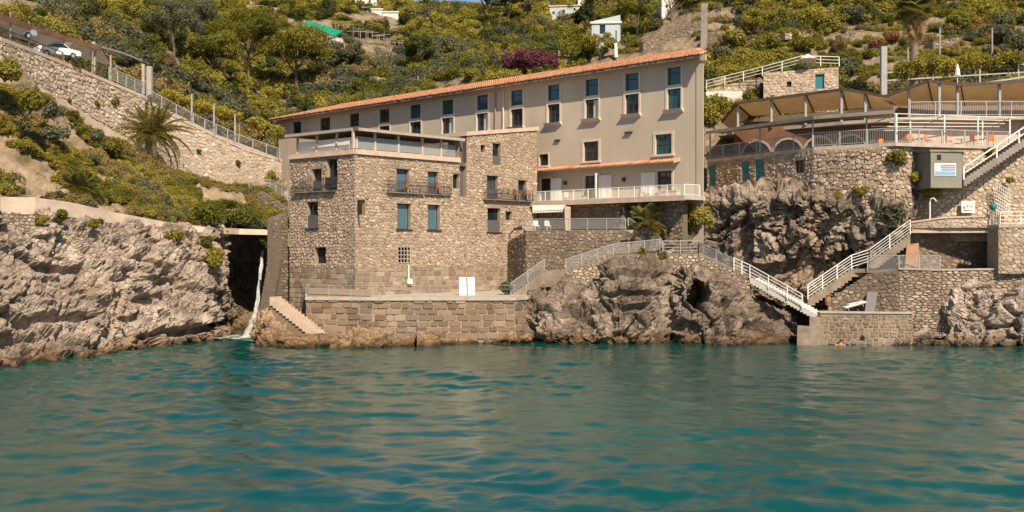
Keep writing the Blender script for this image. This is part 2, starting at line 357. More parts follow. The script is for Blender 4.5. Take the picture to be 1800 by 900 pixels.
def stones(F, L, zb, zt, ops=(), w=.4, h=.28, j=.035, prou=(.015, .07), u0=0.0, reg=.0):
    if not reg: return rubble(F, L, zb, zt, ops, w, h, j, prou, u0, w > .44)
    return coursed(F, L, zb, zt, ops, w, h, j, prou, u0, reg)
def coursed(F, L, zb, zt, ops=(), w=.4, h=.28, j=.035, prou=(.015, .07), u0=0.0, reg=.0):
    """rubble facing: list of (area, MB); zb / zt are (left, right) heights"""
    out = []; lo = min(zb); hi = max(zt); z = lo
    while z < hi-.05:
        hh = h*random.uniform(.75+.2*reg, 1.3-.25*reg); u = u0-random.random()*w
        while u < L:
            ww = w*random.uniform(.55+.35*reg, 1.6-.5*reg); a, b, c, d = max(u, u0), z+random.uniform(-.1, .1)*h*(1-reg), min(u+ww, L), z+hh+random.uniform(-.06, .06)*h*(1-reg); u += ww
            t = min(1, max(0, ((a+c)/2-u0)/(L-u0))); b = max(b, zb[0]+(zb[1]-zb[0])*t); d = min(d, zt[0]+(zt[1]-zt[0])*t)
            ok = True
            for o in ops:
                if a < o[2] and c > o[0] and b < o[3] and d > o[1]:
                    ox = min(c, o[2])-max(a, o[0]); oz = min(d, o[3])-max(b, o[1])
                    if ox*oz > .55*(c-a)*(d-b): ok = False; break
                    if ox/(c-a) < oz/(d-b):
                        if a < o[0]: c = o[0]
                        else: a = o[2]
                    else:
                        if b < o[1]: d = o[1]
                        else: b = o[3]
            if not ok or c-a < .35*w*.5 or d-b < .3*h: continue
            a += j/2; c -= j/2; b += j/2; d -= j/2
            if c-a < .04 or d-b < .04: continue
            cut = min(c-a, d-b)*(1-.7*reg); q = lambda: random.uniform(.08, .38)*cut
            ring = [(a, b+q()), (a+q(), b), (c-q(), b), (c, b+q()), (c, d-q()), (c-q(), d), (a+q(), d), (a, d-q())]
            cx, cz = (a+c)/2, (b+d)/2; p = random.uniform(*prou); s = 1-min(.3, .05/min(c-a, d-b)); tx = random.uniform(-.06, .06)*(1-.5*reg); tz = random.uniform(-.06, .06)*(1-.5*reg)
            m = MB(); B = [F(x, -.03, y) for x, y in ring]; T = [F(cx+(x-cx)*s, p+tx*(x-cx)+tz*(y-cz), cz+(y-cz)*s) for x, y in ring]
            n = 8; m.v = B+T; m.f = [tuple(range(n, 2*n))]+[(i, (i+1) % n, n+(i+1) % n, n+i) for i in range(n)]
            out.append(((c-a)*(d-b), m))
        z += hh
    return out
def put_stones(lst, mat, parent, name='stone', singles=0):
    lst.sort(key=lambda q: -q[0])
    for a, m in lst[:singles]: m.build(name, mat, parent)
    rest = MB()
    for a, m in lst[singles:]:
        k = len(rest.v); rest.v += m.v; rest.f += [tuple(i+k for i in f) for f in m.f]
    if rest.v: rest.build('small_stones' if singles else 'rubble_facing', mat, parent, kind='stuff')
def wall_line(name, label, pts, mat, mort, th=.6, w=.4, h=.28, singles=0, coping=None, cat='wall', sname='stone', group=None, reg=0, ch=.14, prou=(.015, .07)):
    """masonry wall along a plan polyline: pts = (x, y, bottom, top), faced with stones on the sea side"""
    r = thing(name, label, cat, (pts[0][0], pts[0][1], pts[0][2]), group); core = MB(); lst = []; cp = MB()
    for p, q in zip(pts, pts[1:]):
        d = Vector((q[0]-p[0], q[1]-p[1])); F = Frame(p[:2], d); L = d.length
        core.hexa([F(0, 0, p[2]), F(L, 0, q[2]), F(L, -th, q[2]), F(0, -th, p[2])], [F(0, 0, p[3]), F(L, 0, q[3]), F(L, -th, q[3]), F(0, -th, p[3])])
        lst += stones(F, L, (p[2], q[2]), (p[3], q[3]), (), w, h, reg=reg, prou=prou)
        if coping: cp.hexa([F(0, .1, p[3]+.003), F(L, .1, q[3]+.003), F(L, -th, q[3]+.003), F(0, -th, p[3]+.003)], [F(0, .1, p[3]+ch), F(L, .1, q[3]+ch), F(L, -th, q[3]+ch), F(0, -th, p[3]+ch)])
    c = core.build('wall_core', mort, r); put_stones(lst, mat, c, sname, singles)
    if coping: cp.build('coping', coping, r)
    return r
def railing(name, label, pts, h=1.05, post=1.8, style='bars', mat='rail_paint', group=None, rails=3, infill=None, pr=.045):
    """railing along a 3-D polyline; each post and rail is a part"""
    pts = [Vector(p) for p in pts]; r = thing(name, label, 'railing', pts[0], group); up = Vector((0, 0, h))
    spots = []
    for i, (p, q) in enumerate(zip(pts, pts[1:])):
        n = max(1, round((q-p).length/post)); spots += [p.lerp(q, k/n) for k in range(n)]
    spots.append(pts[-1])
    for s in spots: one('post', mat, r, lambda m: m.bar(s, s+up, pr*1.6))
    lv = [1.0] if style in ('bars', 'panel') else [(k+1)/rails for k in range(rails)]
    if style == 'bars': lv.append(.1)
    for t in lv:
        def f(m):
            for p, q in zip(pts, pts[1:]): m.bar(p+up*t, q+up*t, pr*(1.5 if t == 1 else 1.0))
        one('rail', mat, r, f)
    if style == 'bars':
        def f(m):
            for p, q in zip(pts, pts[1:]):
                n = max(2, int((q-p).length/.15))
                for k in range(n): s = p.lerp(q, (k+.5)/n); m.bar(s+up*.1, s+up, .02)
        one('baluster', mat, r, f, kind='stuff')
    if style == 'panel':
        for p, q in zip(spots, spots[1:]):
            one('panel', infill or 'glass_rail', r, lambda m: m.hexa([p+up*.08, q+up*.08, q+up*.08+Vector((0, .02, 0)), p+up*.08+Vector((0, .02, 0))], [p+up*.95, q+up*.95, q+up*.95+Vector((0, .02, 0)), p+up*.95+Vector((0, .02, 0))]))
    return r
def stairs(name, label, a, b, width, n, mat='concrete', side=None, solid=.5):
    """flight from a (bottom) to b (top), width measured away from the sea; each step a part"""
    a = Vector(a); b = Vector(b); r = thing(name, label, 'stairs', a); d = Vector((b.x-a.x, b.y-a.y)); L = d.length; d.normalize(); nn = Vector((-d.y, d.x))
    if nn.y < 0: nn = -nn
    rise = (b.z-a.z)/n; tr = L/n
    base = Vector((a.x, a.y))
    for k in range(n):
        p = base+d*(tr*k); q = base+d*(tr*(k+1)+.02*tr)
        z1 = a.z+rise*(k+1)+(k % 2)*.001; z0 = z1-rise-solid
        one('step', mat, r, lambda m: m.prism([(p.x, p.y), (q.x, q.y), (q.x+nn.x*width, q.y+nn.y*width), (p.x+nn.x*width, p.y+nn.y*width)], z0, z1))
    return r
def grid_mesh(name, V, mat, smooth=True, **kw):
    nv, nu = V.shape[:2]; me = bpy.data.meshes.new(name); vv = V.reshape(-1, 3)
    i = np.arange(nv*nu).reshape(nv, nu); f = np.stack([i[:-1, :-1], i[:-1, 1:], i[1:, 1:], i[1:, :-1]], -1).reshape(-1, 4)
    me.vertices.add(len(vv)); me.vertices.foreach_set('co', vv.astype(np.float32).ravel())
    me.loops.add(f.size); me.loops.foreach_set('vertex_index', f.astype(np.int32).ravel())
    me.polygons.add(len(f)); me.polygons.foreach_set('loop_start', np.arange(0, f.size, 4, dtype=np.int32))
    me.update(calc_edges=True); me.polygons.foreach_set('use_smooth', [smooth]*len(f))
    o = newobj(name, me, mat); ROOT[o.name] = Vector((0, 0, 0)); return setp(o, **kw)
def catmull(A, n):
    """resample axis 0 of A (k,...) to n rows"""
    k = len(A); t = np.linspace(0, k-1, n); i = np.clip(t.astype(int), 0, k-2); f = (t-i).reshape(-1, *([1]*(A.ndim-1)))
    p0 = A[np.clip(i-1, 0, k-1)]; p1 = A[i]; p2 = A[i+1]; p3 = A[np.clip(i+2, 0, k-1)]
    m1 = (p2-p0)*.5*.8; m2 = (p3-p1)*.5*.8
    return (2*f**3-3*f**2+1)*p1+(f**3-2*f**2+f)*m1+(-2*f**3+3*f**2)*p2+(f**3-f**2)*m2
def rock(name, net, mat, step=.28, amp=1.0, s=0, damp_top=0, big=4.0, strata=None, smooth=False, dents=(), **kw):
    """craggy rock face over a control net: rows bottom to top of (px, py, distance)"""
    A = np.array([[P(*q) for q in row] for row in net]); 
    Lu = max(np.linalg.norm(np.diff(row, axis=0), axis=1).sum() for row in A); Lv = max(np.linalg.norm(np.diff(A[:, c], axis=0), axis=1).sum() for c in range(A.shape[1]))
    V = catmull(A, max(4, int(Lv/step))); V = catmull(V.swapaxes(0, 1), max(4, int(Lu/step))).swapaxes(0, 1)
    du = np.gradient(V, axis=1); dv = np.gradient(V, axis=0); n = np.cross(du, dv); n /= np.linalg.norm(n, axis=2, keepdims=True)+1e-9
    sh = V.shape; p = V.reshape(-1, 3)
    q = p+.5*np.stack([fbm(p/3, 3, s+50), fbm(p/3, 3, s+60), fbm(p/3, 3, s+70)], 1)
    rot = np.array(Matrix.Rotation(.5, 3, 'Y') @ Matrix.Rotation(.35, 3, 'X')); q = q @ rot.T
    f1, e1 = facet(q/np.array([big, big, big*.8]), s); f2, e2 = facet(q/np.array([1.7, 1.7, 1.2]), s+20); f3, e3 = facet(q/.7, s+40)
    rg = 1-np.abs(fbm(q/np.array([2.6, 2.6, 1.5]), 4, s+90)); rg2 = 1-np.abs(fbm(q/np.array([.9, .9, .6]), 3, s+95))
    d = .95*f1+.6*f2+.32*f3+.16*fbm(p/.6, 4, s+9, .6)+.55*fbm(p/7, 3, s+5)+.55*(rg-.6)+.22*(rg2-.6)
    d -= .6*np.clip(1-e1/.09, 0, 1)+.32*np.clip(1-e2/.11, 0, 1)+.12*np.clip(1-e3/.12, 0, 1)
    hole = np.zeros(len(p))
    for px, py, Yd, rx, rz_, dp in dents:
        if dp > 3:
            c_ = np.array(P(px, py, Yd)); dd = ((p[:, 0]-c_[0])/rx)**2+((p[:, 2]-c_[2])/rz_)**2+.25*fbm(p/.8, 2, s+7); hole = np.maximum(hole, dp*np.clip((1.1-dd)/.2, 0, 1)); continue
        c_ = np.array(P(px, py, Yd)); dd = ((p[:, 0]-c_[0])/rx)**2+((p[:, 2]-c_[2])/rz_)**2; d = np.where(dd < 1, d*.4, d)-dp/amp*np.clip((1.15-dd)/.35, 0, 1)
    if strata: d += .35*strata*np.abs(((q[:, 2]*2.7+.6*q[:, 0]+.5*fbm(p/2, 2, s+4)) % 1)-.5)
    if strata: d += strata*np.abs(((q[:, 2]*.9+.3*fbm(p/4, 2, s+3)) % 1)-.5)
    d = d.reshape(sh[:2])*amp
    if damp_top: rows = np.linspace(0, 1, sh[0]); d *= np.clip((1-rows)/damp_top, .12, 1)[:, None]
    V = V+n*d[..., None]; V[..., 1] += hole.reshape(sh[:2]); return grid_mesh(name, V, mat, smooth, **kw)
# ------------------------------------------------------------------ sea: one sheet with wind waves from a wave spectrum
def ocean(n=512, L=64.0, seed=3):
    g = np.random.default_rng(seed); k1 = 2*np.pi*np.fft.fftfreq(n, L/n); kx, ky = np.meshgrid(k1, k1, indexing='ij'); kk = np.hypot(kx, ky)+1e-9
    w = np.array([.35, .94]); cosw = (kx*w[0]+ky*w[1])/kk; Lp = .8
    ph = np.exp(-1/(kk*Lp)**2)/kk**3.6*(.30+.7*cosw**2)*np.exp(-(kk*.07)**2); ph[0, 0] = 0
    hh = np.fft.ifft2((g.normal(size=(n, n))+1j*g.normal(size=(n, n)))*np.sqrt(ph)).real
    return hh/hh.std()
OC = ocean()
def sea_h(x, y):
    u = (x/64.0*512) % 512; v = (y/64.0*512) % 512; i = u.astype(int); j = v.astype(int); a = u-i; b = v-j; i2 = (i+1) % 512; j2 = (j+1) % 512
    return OC[i % 512, j % 512]*(1-a)*(1-b)+OC[i2, j % 512]*a*(1-b)+OC[i % 512, j2]*(1-a)*b+OC[i2, j2]*a*b
gx = np.concatenate([np.array([-3000, -900, -300, -120]), np.arange(-62, 62.01, .21), np.array([120, 300, 900, 3000])])
gy = np.concatenate([np.array([-4000, -1200, -300, -60, -10]), np.arange(16, 112.01, .21), np.array([140])])
X, Y = np.meshgrid(gx, gy); fade = np.clip(np.minimum(62-np.abs(X), Y-16)/6, 0, 1)*np.clip((112-Y)/8, .0, 1)*np.clip(1.15-(Y-60)/60, .35, 1)
mod = .55+.75*np.clip(.5+.9*fbm(np.stack([X.ravel()/17, Y.ravel()/11, 0*X.ravel()], 1), 3, 500).reshape(X.shape), 0, 1)
grid_mesh('sea', np.stack([X, Y, 0.06*sea_h(X, Y)*fade*mod], -1), 'sea_water', kind='structure')

# ------------------------------------------------------------------ hillside
_px = np.array([-900, 0, 250, 480, 560, 700, 850, 950, 1100, 1240, 1400, 1600, 1800, 2600], float)
_y0 = np.array([112, 116, 134, 165, 165, 160, 150, 140, 128, 120, 119, 117, 115, 110], float)
_z0 = np.array([27, 26.5, 25.5, 21, 24, 25, 26, 25, 23, 22, 22, 22, 22.5, 24], float)
_e1 = np.array([.27, .262, .258, .245, .235, .216, .2085, .213, .224, .245, .26, .27, .28, .29], float)
def hill(x, y, rough=True):
    x = np.asarray(x, float); y = np.asarray(y, float); q = 900+FP*x/np.maximum(y, 60)
    y0 = np.interp(q, _px, _y0); z0 = np.interp(q, _px, _z0); z1 = HC+np.interp(q, _px, _e1)*330
    t = np.clip((y-y0)/(330-y0), 0, 1); z = z0+(z1-z0)*t**.86
    if rough:
        p = np.stack([x, y, 0*x], -1).reshape(-1, 3); nz = fbm(p/38, 4, 77).reshape(x.shape); z = z+nz*3.2*np.clip(t*5, 0, 1)*np.clip((1-t)*4, .25, 1)
        st = 3.4; zz = z/st+.35*fbm(p/60, 2, 90).reshape(x.shape); fr = zz-np.floor(zz); sm = np.clip((fr-.72)/.28, 0, 1); ter = (np.floor(zz)+sm*sm*(3-2*sm))*st-(zz*st-z)
        z = np.where(t > .01, z*.35+ter*.65, z)
    z = np.where(y < y0, z0-(y0-y)*1.9, z); z = np.where(y > 330, z-(y-330)*.25, z)
    return z
def hillY(px, py, y_min=100):
    ys = np.arange(y_min, 345, .5); z = hill((px-900)*ys/FP, ys); ray = ZA(py, ys); m = np.where((z >= ray) & (ys > np.interp(px, _px, _y0)-2))[0]
    return float(ys[m[0]]) if len(m) else 328.0
def on_hill(px, py): y = hillY(px, py); x = XA(px, y); return Vector((x, y, float(hill(np.array([x]), np.array([y]))[0])))
ta = np.linspace(-1.0, 1.0, 420); yy = np.concatenate([np.linspace(105, 340, 225), np.array([360, 420, 600])])
TA, YY = np.meshgrid(ta*.62, yy); XX = TA*YY
grid_mesh('hillside', np.stack([XX, YY, np.maximum(hill(XX, YY), -3)], -1), 'soil', kind='structure')

# ------------------------------------------------------------------ rock shore (structure)
# left sea cliff
rock('sea_cliff', [
 [(-420, 720, 60), (-200, 690, 64), (0, 660, 73), (100, 648, 77), (200, 634, 83), (300, 622, 89), (372, 615, 93.5), (392, 613, 97), (398, 610, 104)],
 [(-420, 660, 61), (-200, 640, 65), (0, 610, 75), (100, 602, 79), (200, 590, 84), (300, 580, 90), (370, 575, 94), (388, 575, 98), (396, 575, 106)],
 [(-420, 560, 63), (-200, 545, 67), (0, 530, 77), (100, 520, 81), (200, 515, 85), (290, 510, 92), (368, 510, 95), (384, 510, 100), (392, 510, 108)],
 [(-420, 470, 65), (-200, 455, 69), (0, 440, 78), (100, 440, 82), (200, 445, 87), (290, 445, 93), (366, 450, 96), (382, 450, 101), (390, 450, 109)],
 [(-420, 385, 67), (-200, 375, 70.5), (0, 368, 79.5), (100, 371, 83.5), (200, 387, 89), (290, 399, 94.5), (366, 406, 97.5), (384, 407, 102), (392, 407, 110)],
 [(-420, 380, 72), (-200, 370, 75), (0, 366, 84), (100, 370, 88), (200, 386, 93), (290, 398, 98.5), (366, 405, 102), (388, 406, 107), (394, 407, 114)]],
 'rock_left', .18, .8, s=3, damp_top=.22, big=4.5, dents=[(90, 470, 80, 1.2, .3, 1.2), (100, 560, 80, 1.8, .35, 1.0), (255, 525, 87, .9, .5, 1.0), (330, 580, 91, 2.2, .35, 1.3), (10, 600, 75, 1.2, .5, 1.2), (225, 580, 85, .3, 1.2, .8)], kind='structure')
# shaded gorge behind the waterfall
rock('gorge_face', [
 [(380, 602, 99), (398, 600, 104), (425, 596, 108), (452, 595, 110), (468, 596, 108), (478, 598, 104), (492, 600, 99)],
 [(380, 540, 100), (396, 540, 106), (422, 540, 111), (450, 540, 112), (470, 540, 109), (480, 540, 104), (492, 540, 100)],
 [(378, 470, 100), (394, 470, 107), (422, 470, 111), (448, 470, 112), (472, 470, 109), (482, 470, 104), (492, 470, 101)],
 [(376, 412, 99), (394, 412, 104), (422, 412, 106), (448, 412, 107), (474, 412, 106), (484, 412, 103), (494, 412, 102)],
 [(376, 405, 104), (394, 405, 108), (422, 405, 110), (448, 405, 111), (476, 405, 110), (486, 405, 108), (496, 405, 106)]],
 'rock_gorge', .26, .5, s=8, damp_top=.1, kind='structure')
# orange rock shelf before the quay
rock('shore_rock', [
 [(428, 640, 92), (455, 640, 88), (500, 640, 86.5), (560, 640, 86), (620, 640, 86), (690, 640, 87), (760, 635, 89), (850, 632, 90.5), (940, 630, 91)],
 [(440, 600, 92), (458, 608, 89), (500, 610, 87.5), (560, 612, 87), (620, 610, 87), (685, 608, 88), (760, 606, 90), (850, 604, 91), (935, 603, 91.6)],
 [(446, 570, 92), (462, 578, 90), (495, 592, 88.5), (560, 594, 88), (620, 586, 88), (680, 588, 89), (760, 596, 90.6), (850, 598, 91.2), (930, 598, 91.8)],
 [(450, 556, 93), (468, 556, 91.5), (500, 585, 90.5), (560, 588, 90), (620, 582, 90.2), (680, 586, 90.8), (760, 594, 91.4), (850, 597, 92), (930, 596, 92.6)],
 [(455, 560, 97), (475, 556, 95), (505, 585, 94), (560, 588, 94), (620, 584, 94), (680, 588, 94), (760, 596, 94), (850, 598, 94), (930, 598, 94)]],
 'rock_orange', .12, .5, s=15, big=2.0, kind='structure')
# big grey rocks below the steps: two masses with a cleft between them
rock('shore_rocks', [
 [(922, 625, 94), (950, 622, 92), (1020, 622, 91), (1090, 622, 90.4), (1150, 622, 90.6), (1190, 622, 92), (1215, 622, 95)],
 [(926, 592, 94), (955, 588, 92), (1025, 594, 91.2), (1095, 596, 90.8), (1150, 596, 91.2), (1185, 592, 93), (1208, 590, 96)],
 [(932, 560, 95), (960, 552, 93), (1030, 560, 92.2), (1095, 555, 91.2), (1150, 552, 92), (1182, 552, 94), (1200, 550, 97)],
 [(940, 530, 96.5), (968, 522, 94.6), (1030, 528, 94), (1085, 505, 92.2), (1148, 508, 93), (1178, 510, 95), (1195, 508, 98)],
 [(948, 514, 98.5), (985, 506, 96.4), (1038, 508, 95.6), (1078, 474, 94), (1140, 472, 94.4), (1172, 478, 96), (1190, 480, 99)],
 [(955, 508, 101), (995, 502, 99), (1045, 500, 98), (1085, 466, 96.5), (1135, 464, 96.6), (1170, 470, 98), (1188, 475, 101)],
 [(960, 512, 104), (1000, 506, 102), (1048, 502, 101), (1088, 468, 100), (1135, 466, 100), (1170, 472, 101), (1186, 476, 103)]],
 'rock_grey', .15, .72, s=25, big=2.8, strata=.7, dents=[(1120, 488, 93, 2.6, .3, .6), (1115, 520, 92, 2.6, .25, .6), (1100, 545, 92, 2.4, .3, .5), (1005, 568, 92, 1.8, .9, 1.0), (1160, 560, 92, .5, 2.0, 1.2)], kind='structure')
rock('shore_rocks', [
 [(1160, 622, 94), (1190, 622, 91.6), (1240, 622, 90), (1300, 622, 90.2), (1360, 622, 91.4), (1415, 622, 93.4)],
 [(1162, 592, 94.4), (1192, 592, 91.8), (1240, 592, 90.6), (1300, 592, 91), (1365, 592, 92.4), (1412, 594, 94.4)],
 [(1164, 552, 95), (1194, 548, 92.2), (1240, 548, 91.2), (1292, 550, 91.8), (1350, 562, 93.8), (1408, 575, 95)],
 [(1168, 512, 95.6), (1196, 502, 92.8), (1238, 505, 92), (1282, 512, 92.6), (1335, 540, 94.6), (1400, 566, 96)],
 [(1174, 484, 96.4), (1200, 472, 94), (1235, 476, 93.4), (1272, 488, 93.8), (1325, 522, 95.4), (1398, 562, 97)],
 [(1178, 476, 98), (1202, 464, 96.2), (1235, 468, 95.6), (1268, 482, 95.6), (1322, 518, 96.8), (1398, 562, 98)],
 [(1180, 478, 101), (1202, 466, 100), (1235, 470, 99.4), (1268, 484, 99), (1322, 520, 99), (1398, 564, 100)]],
 'rock_grey', .15, .62, s=28, big=3.0, strata=.3, dents=[(1226, 517, 92, .85, 1.2, 5.0), (1330, 580, 92, 1.5, .8, 1.2), (1275, 560, 91.5, .4, 1.6, .9), (1205, 575, 91.6, 1.0, .6, .9)], kind='structure')
# rock face under the restaurant
rock('rock_face', [
 [(1080, 520, 101), (1160, 520, 99.5), (1240, 520, 99), (1320, 520, 98), (1400, 540, 97), (1470, 550, 96), (1540, 550, 95), (1610, 545, 95)],
 [(1080, 460, 102), (1160, 450, 100.5), (1240, 460, 100), (1320, 465, 99), (1400, 480, 98), (1470, 480, 97), (1540, 460, 96), (1610, 450, 96)],
 [(1085, 420, 103), (1165, 415, 101.5), (1240, 415, 100.5), (1320, 415, 99), (1400, 420, 97.2), (1470, 424, 96.4), (1540, 424, 95.6), (1610, 420, 95.6)],
 [(1090, 390, 104), (1170, 385, 102), (1240, 380, 101), (1320, 372, 98.8), (1400, 368, 96.8), (1470, 378, 95.8), (1540, 388, 94.8), (1610, 395, 94.8)],
 [(1092, 368, 105), (1172, 362, 103), (1240, 360, 102.5), (1310, 350, 99.6), (1395, 342, 97.4), (1470, 352, 96.2), (1540, 365, 95), (1610, 375, 95)],
 [(1095, 360, 110), (1175, 354, 108), (1245, 348, 108), (1320, 340, 106), (1400, 330, 105), (1475, 318, 104), (1540, 292, 101), (1615, 290, 99)]],
 'rock_grey', .18, 1.0, s=35, big=4.0, strata=.8, dents=[(1400, 480, 98, 3, 1.2, 1.2), (1310, 430, 99, .8, 2.6, 1.2), (1470, 500, 97, 1.5, 1.2, 1.2)], kind='structure')
# right-hand shore rocks and boulder
rock('shore_rocks', [
 [(1430, 625, 92), (1500, 622, 90.2), (1580, 622, 89.6), (1650, 622, 89), (1720, 622, 88.6), (1800, 622, 88), (1920, 622, 87)],
 [(1440, 598, 92.6), (1500, 594, 91), (1580, 594, 90.4), (1650, 594, 89.8), (1720, 590, 89), (1800, 590, 88.4), (1920, 590, 87.4)],
 [(1445, 592, 93.5), (1500, 588, 92), (1580, 575, 91.6), (1650, 565, 91), (1710, 555, 89.5), (1800, 555, 88.8), (1920, 555, 88)],
 [(1450, 588, 95), (1500, 582, 94), (1590, 560, 93), (1650, 535, 92), (1700, 518, 90), (1800, 518, 89), (1920, 518, 88.4)],
 [(1450, 586, 97), (1500, 580, 97), (1600, 550, 95), (1655, 512, 93), (1700, 490, 90.8), (1800, 488, 89.8), (1920, 488, 89)],
 [(1450, 584, 99), (1510, 578, 99), (1610, 545, 98), (1660, 505, 96), (1705, 476, 95), (1800, 476, 94), (1920, 476, 93)]],
 'rock_left', .16, .65, s=45, big=2.8, dents=[(1640, 560, 91, .9, 1.6, 1.6), (1600, 575, 91, 1.2, .6, 1.2)], kind='structure')
# planted slope above the left cliff
NET_SLOPE = [
 [(-420, 370, 72), (-200, 360, 75), (0, 350, 83), (100, 356, 87), (200, 376, 92), (300, 392, 98), (400, 400, 104), (470, 404, 106), (505, 404, 108)],
 [(-420, 300, 80), (-200, 300, 83), (0, 300, 88), (100, 318, 93), (200, 335, 98), (300, 350, 104), (400, 365, 109), (470, 375, 112), (505, 375, 113)],
 [(-420, 190, 88), (-200, 200, 91), (0, 215, 94), (100, 245, 100), (200, 285, 107), (300, 315, 112), (390, 340, 114), (460, 345, 117), (505, 345, 119)],
 [(-420, 85, 93), (-200, 95, 95), (0, 118, 97), (100, 180, 106), (200, 243, 115), (300, 302, 120), (390, 330, 121), (455, 330, 123), (505, 325, 125)],
 [(-420, 78, 96), (-200, 90, 98), (0, 114, 100), (100, 176, 109), (200, 238, 118), (300, 296, 124), (390, 322, 126), (455, 322, 128), (505, 318, 130)]]
slope = rock('slope', NET_SLOPE, 'slope_soil', .45, .45, s=55, big=3, smooth=True, kind='structure')

# the shore goes on to the right of the frame
rock('sea_cliff', [
 [(1880, 640, 88), (2000, 640, 86), (2150, 650, 83), (2350, 660, 80), (2700, 680, 76)],
 [(1880, 540, 89), (2000, 530, 87), (2150, 530, 84), (2350, 530, 81), (2700, 540, 77)],
 [(1890, 430, 91), (2000, 410, 89), (2150, 400, 86), (2350, 400, 83), (2700, 400, 79)],
 [(1900, 330, 95), (2000, 300, 92), (2150, 280, 89), (2350, 270, 86), (2700, 270, 82)],
 [(1910, 250, 101), (2000, 220, 99), (2150, 200, 97), (2350, 190, 95), (2700, 180, 92)],
 [(1915, 190, 112), (2000, 160, 112), (2150, 140, 112), (2350, 130, 112), (2700, 120, 110)]],
 'rock_left', .4, .9, s=65, big=5, kind='structure')
# ------------------------------------------------------------------ helpers for buildings
def window(F, op, parent, frame='frame_dark', glass='glass_dark', rev=.3, mull=1, trans=(), fw=.07, curtain=0):
    a, b, c, d = op
    def f(m):
        n0, n1 = -rev+.02, -rev+.09
        m.fbox(F, a, c, n0, n1, d-fw, d); m.fbox(F, a, c, n0, n1, b, b+fw); m.fbox(F, a, a+fw, n0, n1, b+fw, d-fw); m.fbox(F, c-fw, c, n0, n1, b+fw, d-fw)
        for k in range(mull): u = a+(c-a)*(k+1)/(mull+1); m.fbox(F, u-fw/2, u+fw/2, n0, n1, b+fw, d-fw)
        for t in trans: z = b+(d-b)*t; m.fbox(F, a+fw, c-fw, n0+.004, n1-.004, z-fw/2, z+fw/2)
    w = one('window', frame, parent, f); us = [a+fw]+[a+(c-a)*(k+1)/(mull+1) for k in range(mull)]+[c-fw]
    for k in range(mull+1): one('pane', glass if not (curtain and k == curtain-1) else 'curtain', w, lambda m: m.fbox(F, us[k], us[k+1], -rev+.035, -rev+.05, b+fw, d-fw))
    return w
def surround(F, op, parent, t=.22, pr=.06, mat='trim', sill=True):
    a, b, c, d = op
    def f(m):
        m.fbox(F, a-t, a, .002, pr, b, d+t); m.fbox(F, c, c+t, .002, pr, b, d+t); m.fbox(F, a, c, .002, pr, d, d+t)
        if sill: m.fbox(F, a-t-.08, c+t+.08, .002, pr+.12, b-.2, b)
    return one('surround', mat, parent, f)
def balcony(F, u0, u1, z, parent, depth=.9, h=1.0, mat='dark_metal'):
    depth *= .5; b = one('balcony', 'concrete_dark', parent, lambda m: m.fbox(F, u0, u1, .02, depth, z-.05, z))
    def f(m):
        for z1 in (z+h, z+.1): m.fbox(F, u0, u1, depth-.05, depth, z1-.03, z1); m.fbox(F, u0, u0+.04, .06, depth-.05, z1-.03, z1); m.fbox(F, u1-.04, u1, .06, depth-.05, z1-.03, z1)
        n = int((u1-u0)/.16)
        for k in range(n+1): u = u0+(u1-u0-.03)*k/n; m.fbox(F, u, u+.025, depth-.04, depth-.015, z, z+h-.03)
    one('balustrade', mat, b, f); return b

# ------------------------------------------------------------------ stone mill house on the quay
CX, CY = XA(625, 95), 95.0
FR = Frame((CX, CY), (.669, .743)); FL = Frame((CX, CY), (-.748, .664), flip=True)
FLr = Frame(FL(8.8, 0, 0)[:2], (.748, -.664))
UL = FL.u(509); UA = FR.u(808); UT = FR.u(820); UE = FR.u(944)
ZTOP = ZA(271, CY); ZB = 1.2
FLr = Frame(FL(UL, 0, 0)[:2], (.748, -.664)); 
sb = thing('stone_house', 'rubble stone waterside house with flat roof, square tower and iron balconies', 'house', (CX+2, CY+6, 3.6))
opsR = [FR.rect(*q) for q in [(697, 297, 719, 338), (752, 302, 770, 341), (796, 306, 807, 331), (698, 358, 722, 403), (752, 360, 773, 404), (628, 352, 642, 378), (699, 434, 721, 462)]]
opsT = [FR.rect(*q) for q in [(866, 252, 880, 290), (845, 255, 853, 267), (856, 309, 875, 350), (911, 317, 925, 351), (857, 366, 879, 408), (889, 372, 900, 387)]]
opsL = [FLr.rect(*q) for q in [(549, 297, 565, 336), (575, 280, 593, 336), (540, 355, 559, 401), (553, 435, 573, 463)]]
ZSL = FR.z(814, 346); ZT0, ZT1 = FR.z(822, 240), FR.z(933, 228)
